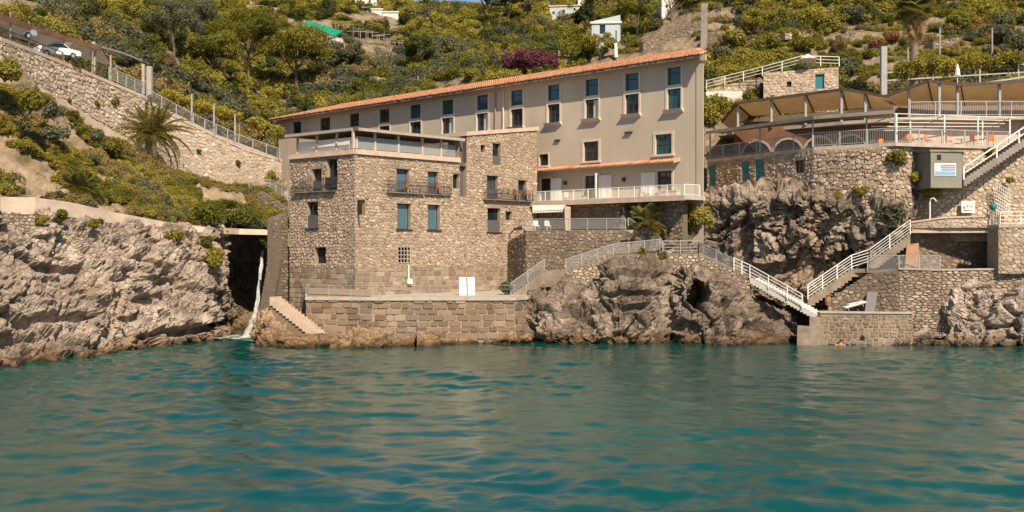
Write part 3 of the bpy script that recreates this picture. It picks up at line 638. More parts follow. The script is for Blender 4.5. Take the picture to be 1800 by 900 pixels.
def f(m):
    facade(m, FR, UA, ZB, ZTOP, opsR, .45); facade(m, FLr, UL, ZB, ZTOP, opsL, .45)
    facade(m, FR, UE, ZB, ZT0, opsT, .45, UT)
    facade(m, FR, UT, ZB, ZSL, [], .3, UA)
    for u in (UA, UT): m.quad(FR(u, -.001, ZSL), FR(u, -1.5, ZSL), FR(u, -1.5, ZT0), FR(u, -.001, ZT0))
    m.quad(FR(UA, -1.5, ZB), FR(UT, -1.5, ZB), FR(UT, -1.5, ZT0), FR(UA, -1.5, ZT0))
    m.hexa([FR(UT, -.001, ZT0), FR(UE, -.001, ZT0), FR(UE, -9, ZT0), FR(UT, -9, ZT0)], [FR(UT, -.001, ZT0+.02), FR(UE, -.001, ZT1), FR(UE, -9, ZT1), FR(UT, -9, ZT0+.02)])
    m.quad(FR(UE, 0, ZB), FR(UE, -10, ZB), FR(UE, -10, ZT0), FR(UE, 0, ZT0))
    a = FLr(0, 0, 0); b = FLr(0, -13, 0); c = FR(UT, -9, 0); d = FR(UE, -9, 0)
    m.quad((a[0], a[1], ZB), (a[0], a[1], ZTOP), (b[0], b[1], ZTOP), (b[0], b[1], ZB)); m.quad((b[0], b[1], ZB), (c[0], c[1], ZB), (c[0], c[1], ZTOP), (b[0], b[1], ZTOP))
    m.quad((c[0], c[1], ZTOP), (FR(UT, 0, 0)[0], FR(UT, 0, 0)[1], ZTOP), (FR(UT, 0, 0)[0], FR(UT, 0, 0)[1], ZT0), (c[0], c[1], ZT0))
    m.quad(a[:2]+(ZTOP-.3,), (CX, CY, ZTOP-.3), FR(UT, 0, ZTOP-.3), FR(UT, -9, ZTOP-.3), b[:2]+(ZTOP-.3,))
wl = one('wall', 'mortar', sb, f)
ZS = 6.0
put_stones(stones(FR, UT, (ZS, ZS), (ZSL, ZSL), (), .36, .27, u0=UA)+stones(FR, UA, (ZS, ZS), (ZTOP, ZTOP), opsR, .36, .27)+stones(FLr, UL, (ZS, ZS), (ZTOP, ZTOP), opsL, .36, .27)+stones(FR, UE, (ZS, ZS), (ZT0, ZT1), opsT, .36, .27, u0=UT), 'rubble_warm', wl)
put_stones(stones(FR, UT, (ZB, ZB), (ZS, ZS), (), .85, .42, reg=.55, prou=(.0, .05))+stones(FLr, UL, (ZB, ZB), (ZS, ZS), opsL, .85, .42, reg=.55, prou=(0, .05))+stones(FR, UE, (ZB, ZB), (ZS, ZS), (), .85, .42, u0=UT, reg=.55, prou=(0, .05)), 'base_block', wl, 'stone_block', 150)
# tower side wall facing the steps
def f(m):
    m.fbox(FR, -.1, UA, -.5, .14, ZTOP+.003, ZTOP+.45); m.fbox(FLr, 0, UL-.12, -.5, .14, ZTOP+.003, ZTOP+.43)
    m.fbox(FR, 0, UA, .14, .22, ZTOP+.003, ZTOP+.12); m.fbox(FLr, 0, UL, .14, .22, ZTOP+.003, ZTOP+.115)
one('parapet', 'coping', sb, f)
def f(m):
    m.hexa([FR(UT-.1, .16, ZT0+.05), FR(UE+.15, .16, ZT1+.02), FR(UE+.15, -9, ZT1+.02), FR(UT-.1, -9, ZT0+.05)], [FR(UT-.1, .16, ZT0+.42), FR(UE+.15, .16, ZT1+.38), FR(UE+.15, -9, ZT1+.38), FR(UT-.1, -9, ZT0+.42)])
one('tower_coping', 'coping', sb, f)
for i, o in enumerate(opsR[:5]): window(FR, o, sb, glass='glass_sky_blue' if i in (0, 1, 3, 4) else 'glass_dark', rev=.42, mull=0 if i != 2 else 0, curtain=0)
window(FR, opsR[5], sb, rev=.42, mull=0, frame='wood', glass='glass_grey')
# shutter folded open at the corner window, grating at ground level
o = opsR[5]; one('shutter', 'wood_dark', sb, lambda m: m.hexa([FR(o[0]-.02, .08, o[1]), FR(o[0]-.06, .08, o[1]), FR(o[0]-.35, 1.0, o[1]-.0), FR(o[0]-.3, 1.0, o[1])], [FR(o[0]-.02, .08, o[3]), FR(o[0]-.06, .08, o[3]), FR(o[0]-.35, 1.0, o[3]), FR(o[0]-.3, 1.0, o[3])]))
o = opsR[6]
def f(m):
    n = 4
    for k in range(n+1): u = o[0]+(o[2]-o[0])*k/n; m.fbox(FR, u-.03, u+.03, .0, .05, o[1], o[3])
    for k in range(5): z = o[1]+(o[3]-o[1])*k/4; m.fbox(FR, o[0], o[2], .01, .06, z-.03, z+.03)
one('window_grating', 'concrete', sb, f); one('grating_back', 'dark_inside', sb, lambda m: m.fbox(FR, o[0], o[2], -.42, -.4, o[1], o[3]))
for i, o in enumerate(opsT): window(FR, o, sb, rev=.42, mull=0, frame='wood_dark' if i in (0, 3) else 'frame_dark', glass='glass_grey' if i == 2 else 'glass_dark')
for i, o in enumerate(opsL[:3]): window(FLr, o, sb, rev=.42, mull=1 if i == 0 else 0, glass='glass_dark')
o = opsL[3]; one('opening', 'dark_inside', sb, lambda m: m.fbox(FLr, o[0], o[2], -.44, -.42, o[1], o[3]))
# dark iron guard panels in front of the tall windows
for F, o, t in [(FR, opsT[0], .42), (FR, opsT[2], .45), (FR, opsT[3], .5), (FR, opsT[4], .5), (FLr, opsL[2], .5), (FR, opsR[1], .45), (FLr, opsL[0], .45)]:
    one('guard_panel', 'iron_panel', sb, lambda m: m.fbox(F, o[0]+.02, o[2]-.02, -.1, -.07, o[1], o[1]+(o[3]-o[1])*t))
for F, o in [(FR, o) for o in opsR[3:5]+opsT[4:5]]+[(FLr, opsL[2])]: one('sill', 'dark_metal', sb, lambda m: m.fbox(F, o[0]-.15, o[2]+.15, .0, .16, o[1]-.08, o[1]-.002))
for F, o in [(FR, o) for o in opsR[:5]+opsT[2:5]]+[(FLr, o) for o in opsL[:3]]: one('lintel', 'base_block', sb, lambda m: m.fbox(F, o[0]-.2, o[2]+.2, -.05, .05, o[3]+.003, o[3]+.2))
balcony(FR, FR.u(678), FR.u(742), FR.z(708, 339), sb, .7); balcony(FR, FR.u(745), FR.u(790), FR.z(760, 341.5), sb, .6)
balcony(FLr, FLr.u(519), FLr.u(592), FLr.z(556, 337), sb, .7); balcony(FR, FR.u(848), FR.u(943), FR.z(890, 352), sb, .8)
one('shutter', 'dark_metal', sb, lambda m: m.hexa([FLr(opsL[1][0]-.1, .05, opsL[1][1]+.3), FLr(opsL[1][2]+.1, .05, opsL[1][1]+.3), FLr(opsL[1][2]+.1, .09, opsL[1][1]+.3), FLr(opsL[1][0]-.1, .09, opsL[1][1]+.3)][:4], [FLr(opsL[1][0]-.1, .05, opsL[1][1]+1.2), FLr(opsL[1][2]+.1, .05, opsL[1][1]+1.2), FLr(opsL[1][2]+.1, .09, opsL[1][1]+1.2), FLr(opsL[1][0]-.1, .09, opsL[1][1]+1.2)]))
one('slot_shade', 'iron_panel', sb, lambda m: m.fbox(FR, UA+.03, UT-.03, -.5, -.42, ZSL, ZT0-.1))  # dark sheet standing in for the shade inside the recess
# roof veranda: posts, panels, flat roof, back wall
vz0, vz1 = ZTOP+.5, ZA(229, CY)
va = FLr(.35, -.35, 0); vb = FR(.05, -.4, 0); vc = FR(UA+.3, -.4, 0); vd = FR(UA+.3, -5, 0); ve = FLr(.35, -6.5, 0)
ver = thing('roof_veranda', 'flat roofed glazed veranda with pink posts on top of the stone house', 'veranda', (CX, CY+4, vz0))
one('roof', 'ceiling_brown', ver, lambda m: m.prism([FLr(-.2, .3, 0)[:2], FR(0, .35, 0)[:2], FR(UA+.3, .2, 0)[:2], FR(UA+.3, -5.6, 0)[:2], FLr(-.2, -7, 0)[:2]], vz1, vz1+.12))
one('fascia', 'coping_grey', ver, lambda m: (m.fbox(FR, .02, UA+.3, .352, .42, vz1-.04, vz1+.2), m.fbox(FLr, -.2, UL-.02, .302, .38, vz1-.04, vz1+.2)))
one('roof_covering', 'roof_brown', ver, lambda m: m.prism([FLr(-.25, .28, 0)[:2], FR(0, .3, 0)[:2], FR(UA+.2, .15, 0)[:2], FR(UA+.2, -5.6, 0)[:2], FLr(-.25, -7, 0)[:2]], vz1+.125, vz1+.24))
one('back_wall', 'coping', ver, lambda m: m.prism([ve[:2], FR(3, -5, 0)[:2], vd[:2], FR(UA+.3, -5.2, 0)[:2], FR(3, -5.3, 0)[:2], FLr(.35, -6.8, 0)[:2]], vz0-.7, vz1-.003))
for px in (625, 663, 704, 746, 779): u = FR.u(px)+.05; one('post', 'coping', ver, lambda m: m.fbox(FR, u-.09, u+.09, -.45, -.27, vz0+.003, vz1-.003))
for px in (517, 551, 586): u = FLr.u(px)+.05; one('post', 'coping', ver, lambda m: m.fbox(FLr, u-.09, u+.09, -.45, -.27, vz0+.003, vz1-.003))
us = [FR.u(q) for q in (627, 663, 704, 746, 779, 806)]
for a, b in zip(us, us[1:]):
    p = one('glass_panel', 'glass_rail', ver, lambda m: m.fbox(FR, a+.16, b-.06, -.37, -.35, vz0+.05, vz0+1.0))
    def f(m):
        m.fbox(FR, a+.14, b-.05, -.345, -.30, vz0+1.0, vz0+1.05)
        for k in range(9): u = a+.2+(b-a-.3)*k/8; m.fbox(FR, u, u+.025, -.34, -.31, vz0+.04, vz0+1.0)
    one('bars', 'grey_metal', p, f)
us = [FLr.u(q) for q in (517, 551, 586, 623)]
for a, b in zip(us, us[1:]): one('glass_panel', 'white_paint', ver, lambda m: m.fbox(FLr, a+.16, b-.06, -.40, -.36, vz0+.05, vz0+1.0))
for q in (645, 684, 725): u = FR.u(q); c = FR(u, -2.6, 0); one('ceiling_lamp', 'dark_metal', ver, lambda m: m.tube([(c[0], c[1], vz1-.28), (c[0], c[1], vz1-.002)], [.16, .05], 8))

# ------------------------------------------------------------------ long rendered building behind
RX, RY = XA(1237, 100), 100.0
FM = Frame((RX, RY), (-.695, .719), flip=True)          # u runs from the sea end back to the left
UML = FM.u(490); ZM0 = 8.0; ZEV = ZA(104, 100); ZTER = ZA(346, 100)
mb = thing('long_building', 'long beige rendered hotel building with terracotta tiled roof behind the stone house', 'building', (RX-8, RY+10, ZM0))
def zrow(py0, py1, px): return FM.z(px, py1), FM.z(px, py0)
A0, A1 = zrow(118, 149, 1185); B0, B1 = zrow(156, 192, 1185)
cols = [(1173, 1197), (1099, 1123), (1029, 1052), (963, 984), (898, 919), (838, 858), (777, 797), (721, 740), (667, 685), (615, 632), (563, 581), (515, 530)]
opsA = []; opsB = []
for a, b in cols: u0, u1 = sorted((FM.u(a), FM.u(b))); opsA.append((u0, A0, u1, A1)); opsB.append((u0, B0, u1, B1))
opsB = opsB[:10]
opsM = [FM.rect(*q) for q in [(1152, 236, 1181, 271), (1026, 249, 1052, 283), (948, 271, 964, 291)]]
opsD = [(*[FM.u(b)], ZTER+.06, FM.u(a), ZTER+2.5) for a, b in [(1155, 1181), (1028, 1052), (950, 968)]]
def f(m):
    facade(m, FM, UML, ZM0, ZEV+.4, opsA+opsB+opsM+opsD, .28)
    sx, sy = .10, .995
    a = FM(0, 0, 0); b = (a[0]+sx*14, a[1]+sy*14); c = FM(UML, 0, 0); d = (c[0]+.75*9, c[1]+.66*9)
    m.quad((a[0], a[1], ZM0), (b[0], b[1], ZM0), (b[0], b[1], ZEV+.4), (a[0], a[1], ZEV+.4))
    m.quad((c[0], c[1], ZM0), (c[0], c[1], ZEV+.4), (d[0], d[1], ZEV+.4), (d[0], d[1], ZM0)); m.quad((b[0], b[1], ZM0), (d[0], d[1], ZM0), (d[0], d[1], ZEV+.4), (b[0], b[1], ZEV+.4))
mw = one('wall', 'plaster', mb, f)
for i, o in enumerate(opsA):
    def f(m):
        t = .2; lo = (opsB[i][1] if i < len(opsB) else o[1])
        m.fbox(FM, o[0]-t, o[0], .002, .06, lo, o[3]+.05); m.fbox(FM, o[2], o[2]+t, .002, .06, lo, o[3]+.05)
        if i < len(opsB): m.fbox(FM, o[0]-.01, o[2]+.01, .001, .058, opsB[i][3], o[1])
    one('window_trim', 'trim', mb, f)
one('corner_strip', 'plaster', mb, lambda m: m.fbox(FM, .0, .75, .002, .07, ZTER, ZEV+.2))
for o in opsB: one('sill', 'trim', mb, lambda m: m.hexa([FM(o[0]-.3, .01, o[1]-.35), FM(o[2]+.3, .01, o[1]-.35), FM(o[2]+.3, .0, o[1]-.3), FM(o[0]-.3, .0, o[1]-.3)], [FM(o[0]-.3, .42, o[1]-.01), FM(o[2]+.3, .42, o[1]-.01), FM(o[2]+.3, .0, o[1]-.008), FM(o[0]-.3, .0, o[1]-.008)]))
for i, o in enumerate(opsA): window(FM, o, mb, glass='glass_sky_teal' if i < 8 else 'glass_dark', mull=0 if i < 8 else 1, trans=(.66,) if i < 8 else (), rev=.26)
for i, o in enumerate(opsB): window(FM, o, mb, glass='glass_dark' if i != 0 else 'glass_sky_teal', mull=1, rev=.26, curtain=[0, 0, 1, 0, 0, 1, 1, 0, 0, 0][i])
for i, o in enumerate(opsM): window(FM, o, mb, glass=('glass_sky_teal', 'glass_dark', 'glass_dark')[i], mull=1, trans=(.5,) if i < 2 else (), rev=.26); surround(FM, o, mb, .24 if i < 2 else .12)
for i, o in enumerate(opsD): window(FM, o, mb, glass='glass_dark', mull=1, rev=.26); surround(FM, o, mb, .22, sill=False)
for a, b in [(1128, 1152), (1054, 1076), (970, 988)]:
    u0, u1 = sorted((FM.u(a), FM.u(b)))
    def f(m):
        m.fbox(FM, u0, u1, .07, .10, ZTER+.06, ZTER+2.45); n = 8
        for k in range(n+1): u = u0+(u1-u0-.06)*k/n; m.fbox(FM, u, u+.06, .10, .125, ZTER+.06, ZTER+2.45)
    one('shutter', 'white_paint', mb, f)
for px in (886, 872): u = FM.u(px); one('downpipe', 'concrete_dark' if px == 872 else 'trim', mb, lambda m: m.tube([FM(u, .1, ZTER+4), FM(u, .1, ZEV)], .09, 6))
one('wall_lamp', 'dark_metal', mb, lambda m: m.fbox(FM, FM.u(1112), FM.u(1100), .0, .22, FM.z(1106, 234), FM.z(1106, 231.5)))
one('wall_lamp', 'dark_metal', mb, lambda m: m.fbox(FM, FM.u(985), FM.u(976), .0, .18, FM.z(980, 248), FM.z(980, 245.5)))
for px in (1098, 995): u = FM.u(px); one('wall_lamp', 'dark_metal', mb, lambda m: m.fbox(FM, u-.12, u+.12, .0, .28, ZTER+1.75, ZTER+2.1))
# roof: deck, soffit and barrel tiles, hipped at the far end
OV = 1.05; RD = 7.0; SL = .285
def rz(n): return ZEV+.25+(OV-n)*SL
def ur(n): return -.45+max(0, -n)*.86           # the end wall runs back at a slant
def f(m):
    m.hexa([FM(-.45, OV, rz(OV)-.22), FM(UML+.9, OV, rz(OV)-.22), FM(UML-7, -RD, rz(-RD)-.22), FM(ur(-RD), -RD, rz(-RD)-.22)], [FM(-.45, OV, rz(OV)), FM(UML+.9, OV, rz(OV)), FM(UML-7, -RD, rz(-RD)), FM(ur(-RD), -RD, rz(-RD))])
    m.quad(FM(ur(-RD), -RD, rz(-RD)), FM(UML-7, -RD, rz(-RD)), FM(UML-7, -1.5*RD, rz(OV)), FM(ur(-1.5*RD), -1.5*RD, rz(OV))); m.quad(FM(UML+.9, OV, rz(OV)), FM(UML+.9, -1.5*RD, rz(OV)), FM(UML-7, -RD, rz(-RD)))
rf = one('roof', 'ceiling_brown', mb, f)
def f(m):
    wd = .33; n = int((UML+1.2)/wd); tl = .62; rows = int((RD+OV)/tl)
    for i in range(n):
        for r in range(rows):
            u = -.42+(i+.5)*wd; n0 = OV+.08-r*tl+random.uniform(-.03, .03); n1 = n0-tl-.12
            if u > UML+.9-(OV-n0)*.98 or u < ur(n1)+.1: continue
            r0, r1 = .155, .125; z0 = rz(n0)+.05+random.uniform(0, .02); z1 = rz(n1)+.02; pr = []
            for nn, zz, rr in ((n0, z0, r0), (n1, z1, r1)):
                for k in range(6): a = math.pi*k/5; pr.append(FM(u+rr*math.cos(a), nn, zz+rr*math.sin(a)*.95))
            b = len(m.v); m.v += pr
            m.f += [(b+k, b+k+1, b+7+k, b+6+k) for k in range(5)]+[tuple(range(b, b+6))]
one('tiles', 'tile', rf, f, kind='stuff')
one('eave_trim', 'coping', mb, lambda m: m.fbox(FM, -.3, UML+.3, .002, .16, ZEV-.15, ZEV+.38))
# tiled strip over the terrace doors
uA, uB = FM.u(1196), FM.u(946); zc = FM.z(1195, 285)
ca = one('door_canopy', 'coping', mb, lambda m: m.hexa([FM(uA, .9, zc-.12), FM(uB, .9, zc-.12), FM(uB, .0, zc+.12), FM(uA, .0, zc+.12)], [FM(uA, .9, zc), FM(uB, .9, zc), FM(uB, 0, zc+.26), FM(uA, 0, zc+.26)]))
def f(m):
    n = int((uB-uA)/.33)
    for i in range(n):
        u = uA+(i+.5)*.33; pr = []
        for nn, zz in ((1.0, zc+.0), (.0, zc+.28)):
            for k in range(5): a = math.pi*k/4; pr.append(FM(u+.15*math.cos(a), nn, zz+.14*math.sin(a)))
        b = len(m.v); m.v += pr; m.f += [(b+k, b+k+1, b+6+k, b+5+k) for k in range(4)]+[tuple(range(b, b+5))]
one('tiles', 'tile', ca, f, kind='stuff')
# terrace deck in front of the doors
TD = 2.9
dk = thing('hotel_terrace', 'narrow concrete terrace in front of the long building', 'terrace', FM(6, 1, ZTER-.5))
one('deck', 'concrete', dk, lambda m: m.fbox(FM, -.2, FM.u(946)+.2, .01, TD, ZTER-.32, ZTER))
one('edge_band', 'coping', dk, lambda m: m.fbox(FM, -.2, FM.u(946)+.2, TD+.002, TD+.08, ZTER-.40, ZTER+.05))
uL = FM.u(946)
railing('terrace_railing', 'white railing along the narrow terrace below the long building', [FM(uL, TD-.1, ZTER), FM(.0, TD-.1, ZTER), FM(.0, .6, ZTER)], 1.0, 1.9, 'bars', 'white_paint')
for px in (1077,): u = FM.u(px); one('terrace_post', 'white_paint', None, lambda m: (m.fbox(FM, u-.07, u+.07, TD-.6, TD-.46, ZTER+.002, ZTER+2.5), m.fbox(FM, u-.12, u+.12, TD-.65, TD-.41, ZTER+.002, ZTER+.08)), label='slim white post standing on the terrace of the long building', cat='post')
# ------------------------------------------------------------------ quay
ZQ = ZA(525, 92)
qp = [(XA(538, 93), 93.0), (XA(655, 92), 92.0), (XA(905, 92.3), 92.3), (XA(925, 94), 94.0), (XA(938, 98), 98.0)]
one('quay', 'concrete', None, lambda m: m.prism(qp+[(XA(950, 112), 112), (XA(800, 112), 112), (XA(600, 98), 98), (XA(535, 99), 99)], ZQ-.4, ZQ+.1), kind='structure')
qw = thing('quay_wall', 'dark squared stone quay wall rising from the sea below the stone house', 'quay wall', (qp[0][0], qp[0][1], .2)); core = MB(); lst = []
for p, q in zip(qp, qp[1:]):
    d = Vector((q[0]-p[0], q[1]-p[1])); F = Frame(p, d); L = d.length
    core.hexa([F(0, 0, -.5), F(L, 0, -.5), F(L, -2, -.5), F(0, -2, -.5)], [F(0, 0, ZQ-.15), F(L, 0, ZQ-.15), F(L, -2, ZQ-.15), F(0, -2, ZQ-.15)]); lst += stones(F, L, (.3, .3), (ZQ-.16, ZQ-.16), (), .85, .5, .04, (.02, .12), reg=.4)
put_stones(lst, 'quay_block', core.build('wall_core', 'mortar', qw), 'stone_block', 290)
def f(m):
    for p, q in zip(qp, qp[1:]): d = Vector((q[0]-p[0], q[1]-p[1])); F = Frame(p, d); m.fbox(F, -.04, d.length+.03, -.5, .14, ZQ-.15, ZQ+.12)
one('coping', 'concrete', qw, f)
one('landing_block', 'rock_orange', None, lambda m: m.hexa([P(733, 612, 88.6), P(774, 612, 88.6), P(774, 606, 90.2), P(733, 606, 90.2)], [P(733, 583, 88.8), P(774, 584, 88.8), P(774, 582, 90.4), P(733, 581, 90.4)]), label='square block of reddish stone at the foot of the quay wall', cat='stone block')
railing('quay_railing', 'thin wire railing along the edge of the quay', [(x, y+.25, ZQ+.12) for x, y in qp[:4]], .95, 2.2, 'lines', 'rail_paint', rails=3, pr=.018)
# low parapet at the back of the quay's left part
one('low_wall', 'base_block', None, lambda m: m.hexa([P(541, 524, 94), P(652, 524, 93.2), P(652, 523, 93.7), P(541, 523, 94.5)], [P(541, 506, 94), P(652, 510, 93.2), P(652, 509.5, 93.7), P(541, 505.5, 94.5)]), label='low pale parapet on the quay at the corner of the stone house', cat='wall')
# stone steps down to the sea
a = P(560, 590, 90.6); b = P(474, 522, 92.4)
stairs('sea_steps', 'weathered stone steps descending to the sea beside the quay', a, b, 1.3, 15, 'coping', solid=.5)
one('steps_wall', 'quay_block', None, lambda m: m.hexa([(a.x, a.y+.15, -.3), (b.x, b.y+.15, -.3), (b.x, b.y+1.2, -.3), (a.x, a.y+1.2, -.3)], [(a.x, a.y+.15, a.z-.3), (b.x, b.y+.15, b.z-.35), (b.x, b.y+1.2, b.z-.35), (a.x, a.y+1.2, a.z-.3)]), label='dark wall carrying the stone steps beside the quay', cat='wall')
# dark stairway between waterfall and stone house
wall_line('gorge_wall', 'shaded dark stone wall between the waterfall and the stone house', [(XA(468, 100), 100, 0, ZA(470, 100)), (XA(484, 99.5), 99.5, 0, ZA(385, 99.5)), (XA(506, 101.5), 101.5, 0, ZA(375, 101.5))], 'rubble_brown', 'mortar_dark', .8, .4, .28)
stairs('gorge_stairs', 'shaded stone stairs climbing beside the waterfall to the stone house', P(478, 545, 97), P(500, 420, 99), 1.2, 18, 'mortar_dark', solid=.5)  # steps coloured dark to stand in for the shade beside the gorge
# loungers leaning on the quay
def lounger(px, py, Y, rz, label, tilt, group):
    r = thing('sun_lounger', label, 'sun lounger', P(px, py, Y), group); r.rotation_euler = (0, 0, rz); c = math.cos(tilt); s = math.sin(tilt)
    T = lambda x, y, z: (x, y*c-z*s, y*s+z*c)
    def lb(name, mat, bx):
        m = MB(); x0, x1, y0, y1, z0, z1 = bx; v = [T(*q) for q in [(x0, y0, z0), (x1, y0, z0), (x1, y1, z0), (x0, y1, z0), (x0, y0, z1), (x1, y0, z1), (x1, y1, z1), (x0, y1, z1)]]
        m.hexa(v[:4], v[4:]); o = Vector(r.location); m.v = [tuple(Vector(q)+o) for q in m.v]; return m.build(name, mat, r)
    lb('seat', 'white_paint', (-.3, .3, 0, 1.15, .0, .05)); lb('backrest', 'white_paint', (-.3, .3, 1.17, 1.85, .02, .08))
    for x in (-.3, .26): lb('side_frame', 'rail_paint', (x, x+.05, -.02, 1.9, -.06, -.005))
    for x in (-.27, .22):
        for y in (.2, 1.5): lb('leg', 'rail_paint', (x, x+.05, y, y+.05, -.3, -.06))
lounger(814, 524, 96.5, R(8), 'folded white sun lounger leaning upright against the stone house', R(70), 'white sun loungers leaning on the stone house')
lounger(829, 524, 96.8, R(8), 'folded white sun lounger leaning upright against the stone house', R(70), 'white sun loungers leaning on the stone house')
one('meter_box', 'white_paint', None, lambda m: (m.fbox(FR, FR.u(714), FR.u(721), .09, .3, FR.z(717, 499), FR.z(717, 490)), m.fbox(FR, FR.u(716), FR.u(718), .08, .12, FR.z(717, 490), FR.z(717, 466))), label='small white box with cable fixed to the wall above the quay', cat='box')
one('flood_lamp', 'dark_metal', None, lambda m: (m.bar(P(882, 427, 111), P(905, 402, 108), .08), m.tube([P(903, 403, 107.6), P(917, 400, 107.4)], [.12, .2], 8), m.tube([P(876, 428, 110.6), P(886, 426, 110)], .22, 8)), label='lamp on a slanting arm at the right corner of the stone house', cat='lamp')

# ------------------------------------------------------------------ middle terrace, walls and steps
ZM = ZA(405, 102.5)
mp = [(XA(893, 109), 109, 3, ZA(425, 109)), (XA(925, 104.6), 104.6, 3, ZM), (XA(1000, 103), 103, 3.4, ZM), (XA(1100, 101.6), 101.6, 4, ZM), (XA(1168, 100.3), 100.3, 4.5, ZA(440, 100.3))]
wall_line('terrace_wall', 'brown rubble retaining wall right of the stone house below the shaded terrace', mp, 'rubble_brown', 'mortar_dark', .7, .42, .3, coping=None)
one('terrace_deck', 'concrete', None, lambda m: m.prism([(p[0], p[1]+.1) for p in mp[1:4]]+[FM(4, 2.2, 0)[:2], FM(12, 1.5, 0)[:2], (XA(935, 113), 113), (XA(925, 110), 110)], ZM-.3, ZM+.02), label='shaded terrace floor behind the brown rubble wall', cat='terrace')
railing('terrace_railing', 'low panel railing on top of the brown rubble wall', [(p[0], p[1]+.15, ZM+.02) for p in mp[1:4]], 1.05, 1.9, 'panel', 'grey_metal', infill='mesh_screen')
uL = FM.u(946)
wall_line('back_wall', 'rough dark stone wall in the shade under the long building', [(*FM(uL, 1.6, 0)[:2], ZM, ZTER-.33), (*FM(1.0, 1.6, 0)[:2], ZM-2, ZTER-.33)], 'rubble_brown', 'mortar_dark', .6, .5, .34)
aw = thing('awning', 'small scalloped cream awning with a pale pier beside the stone tower', 'awning', P(965, 404, 106))
one('canopy', 'off_white', aw, lambda m: m.hexa([P(936, 371, 106), P(991, 369, 105), P(994, 362, 107.5), P(936, 363, 108.5)], [P(936, 368.5, 106), P(991, 366.5, 105), P(994, 360, 107.5), P(936, 361, 108.5)]))
def f(m):
    for k in range(11): x0 = 936+5*k; y = 106-.09*k; m.hexa([P(x0+.4, 374.4-.18*k, y), P(x0+4.6, 374.4-.18*k, y), P(x0+4.6, 374.4-.18*k, y+.04), P(x0+.4, 374.4-.18*k, y+.04)], [P(x0, 371-.18*k, y), P(x0+5, 371-.18*k, y), P(x0+5, 371-.18*k, y+.04), P(x0, 371-.18*k, y+.04)])
one('valance', 'off_white', aw, f)
one('pier', 'coping', aw, lambda m: m.hexa([P(994, 405, 104.4), P(1003, 405, 104.2), P(1003, 404, 106.2), P(994, 404, 106.4)], [P(992, 363, 104.4), P(1003, 366, 104.2), P(1003, 364, 106.2), P(992, 362, 106.4)]))
# steps from quay to landing
s1a, s1b = P(898, 520, 97.5), P(957, 476, 99)
stairs('quay_stairs', 'concrete stairs with mesh railing rising from the quay to the right', s1a, s1b, 1.3, 12, 'path_brown', solid=1.0)
railing('stair_railing', 'grey mesh railing on the stairs rising from the quay', [s1a+Vector((0, -.05, .1)), s1b+Vector((0, -.05, 0))], 1.0, 1.6, 'panel', 'rail_paint', infill='mesh_screen')
one('stair_landing', 'path_brown', None, lambda m: m.prism([(s1b.x, s1b.y), (XA(994, 98.6), 98.6), (XA(994, 101), 101), (s1b.x, s1b.y+2)], s1b.z-1.4, s1b.z), label='concrete landing between the two flights right of the quay', cat='landing')
s2a, s2b = Vector((XA(994, 98.6), 98.6, s1b.z)), P(1078, 449, 98.6)
stairs('upper_stairs', 'concrete stairs climbing in front of the brown rubble wall', s2a, s2b, 1.3, 9, 'path_brown', solid=1.6)
railing('stair_railing', 'thin grey mesh railing on the stairs before the brown rubble wall', [s2a, s2b, P(1160, 441, 98)], 1.0, 1.6, 'panel', 'rail_paint', infill='mesh_screen')
one('walkway', 'path_brown', None, lambda m: m.slab([(s2b.x, s2b.y, s2b.z), P(1228, 446, 97.2), P(1228, 443, 99), (s2b.x, 100.2, s2b.z)], 1.0), label='concrete walkway along the rock above the big grey rocks', cat='walkway')
s3a, s3b = P(1162, 441, 100.6), P(1104, 404, 102)
stairs('terrace_stairs', 'stairs down from the shaded terrace to the walkway on the rocks', s3a, s3b, 1.2, 10, 'path_brown', solid=.5)
railing('stair_railing', 'black and white railing on the stairs below the shaded terrace', [s3a+Vector((0, -.1, .1)), s3b+Vector((0, -.1, .1))], 1.0, 1.4, 'bars', 'rail_paint')
railing('walkway_railing', 'grey rail fence with four bars on the walkway above the cave', [P(1165, 446, 97.6), P(1196, 446, 97.4), P(1228, 446, 97.2)], 1.1, 1.4, 'lines', 'rail_paint', rails=4)
one('ramp', 'path_brown', None, lambda m: m.slab([P(1228, 446, 97.2), P(1318, 489, 95.2), P(1318, 486, 96.8), P(1228, 443, 99)], 1.0), label='sloping concrete path along the rock down to the white stairs', cat='path')
wall_line('walkway_wall', 'brown rubble wall carrying the walkway above the big grey rocks', [(XA(994, 98.5), 98.5, s1b.z-2.2, s1b.z-.1), (s2b.x, s2b.y-.08, s2b.z-2.6, s2b.z-.1), (XA(1228, 97.1), 97.1, ZA(446, 97.1)-2.4, ZA(447, 97.1)-.06), (XA(1318, 95.1), 95.1, ZA(489, 95.1)-1.6, ZA(490, 95.1)-.06)], 'rubble_warm', 'mortar_dark', .3, .4, .27)
railing('ramp_railing', 'dark mesh railing along the sloping path on the rock', [P(1228, 446, 97.2), P(1290, 476, 95.8)], 1.0, 1.5, 'panel', 'grey_metal', infill='mesh_screen')
railing('landing_railing', 'short pale railing at the head of the white stairs', [P(1290, 476, 95.7), P(1318, 489, 95.1)], 1.1, .7, 'lines', 'white_paint', rails=4)
s4a, s4b = P(1441, 557, 91.2), P(1318, 489, 95.0)
stairs('white_stairs', 'white edged stairs descending over the rocks to the bathing platform', s4a, s4b, 1.4, 22, 'off_white', solid=.35)
railing('white_stair_railing', 'white four bar railing on the stairs to the bathing platform', [s4b, P(1384, 526, 92.8), P(1410, 541, 92.0)], 1.1, 1.6, 'lines', 'white_paint', rails=4)
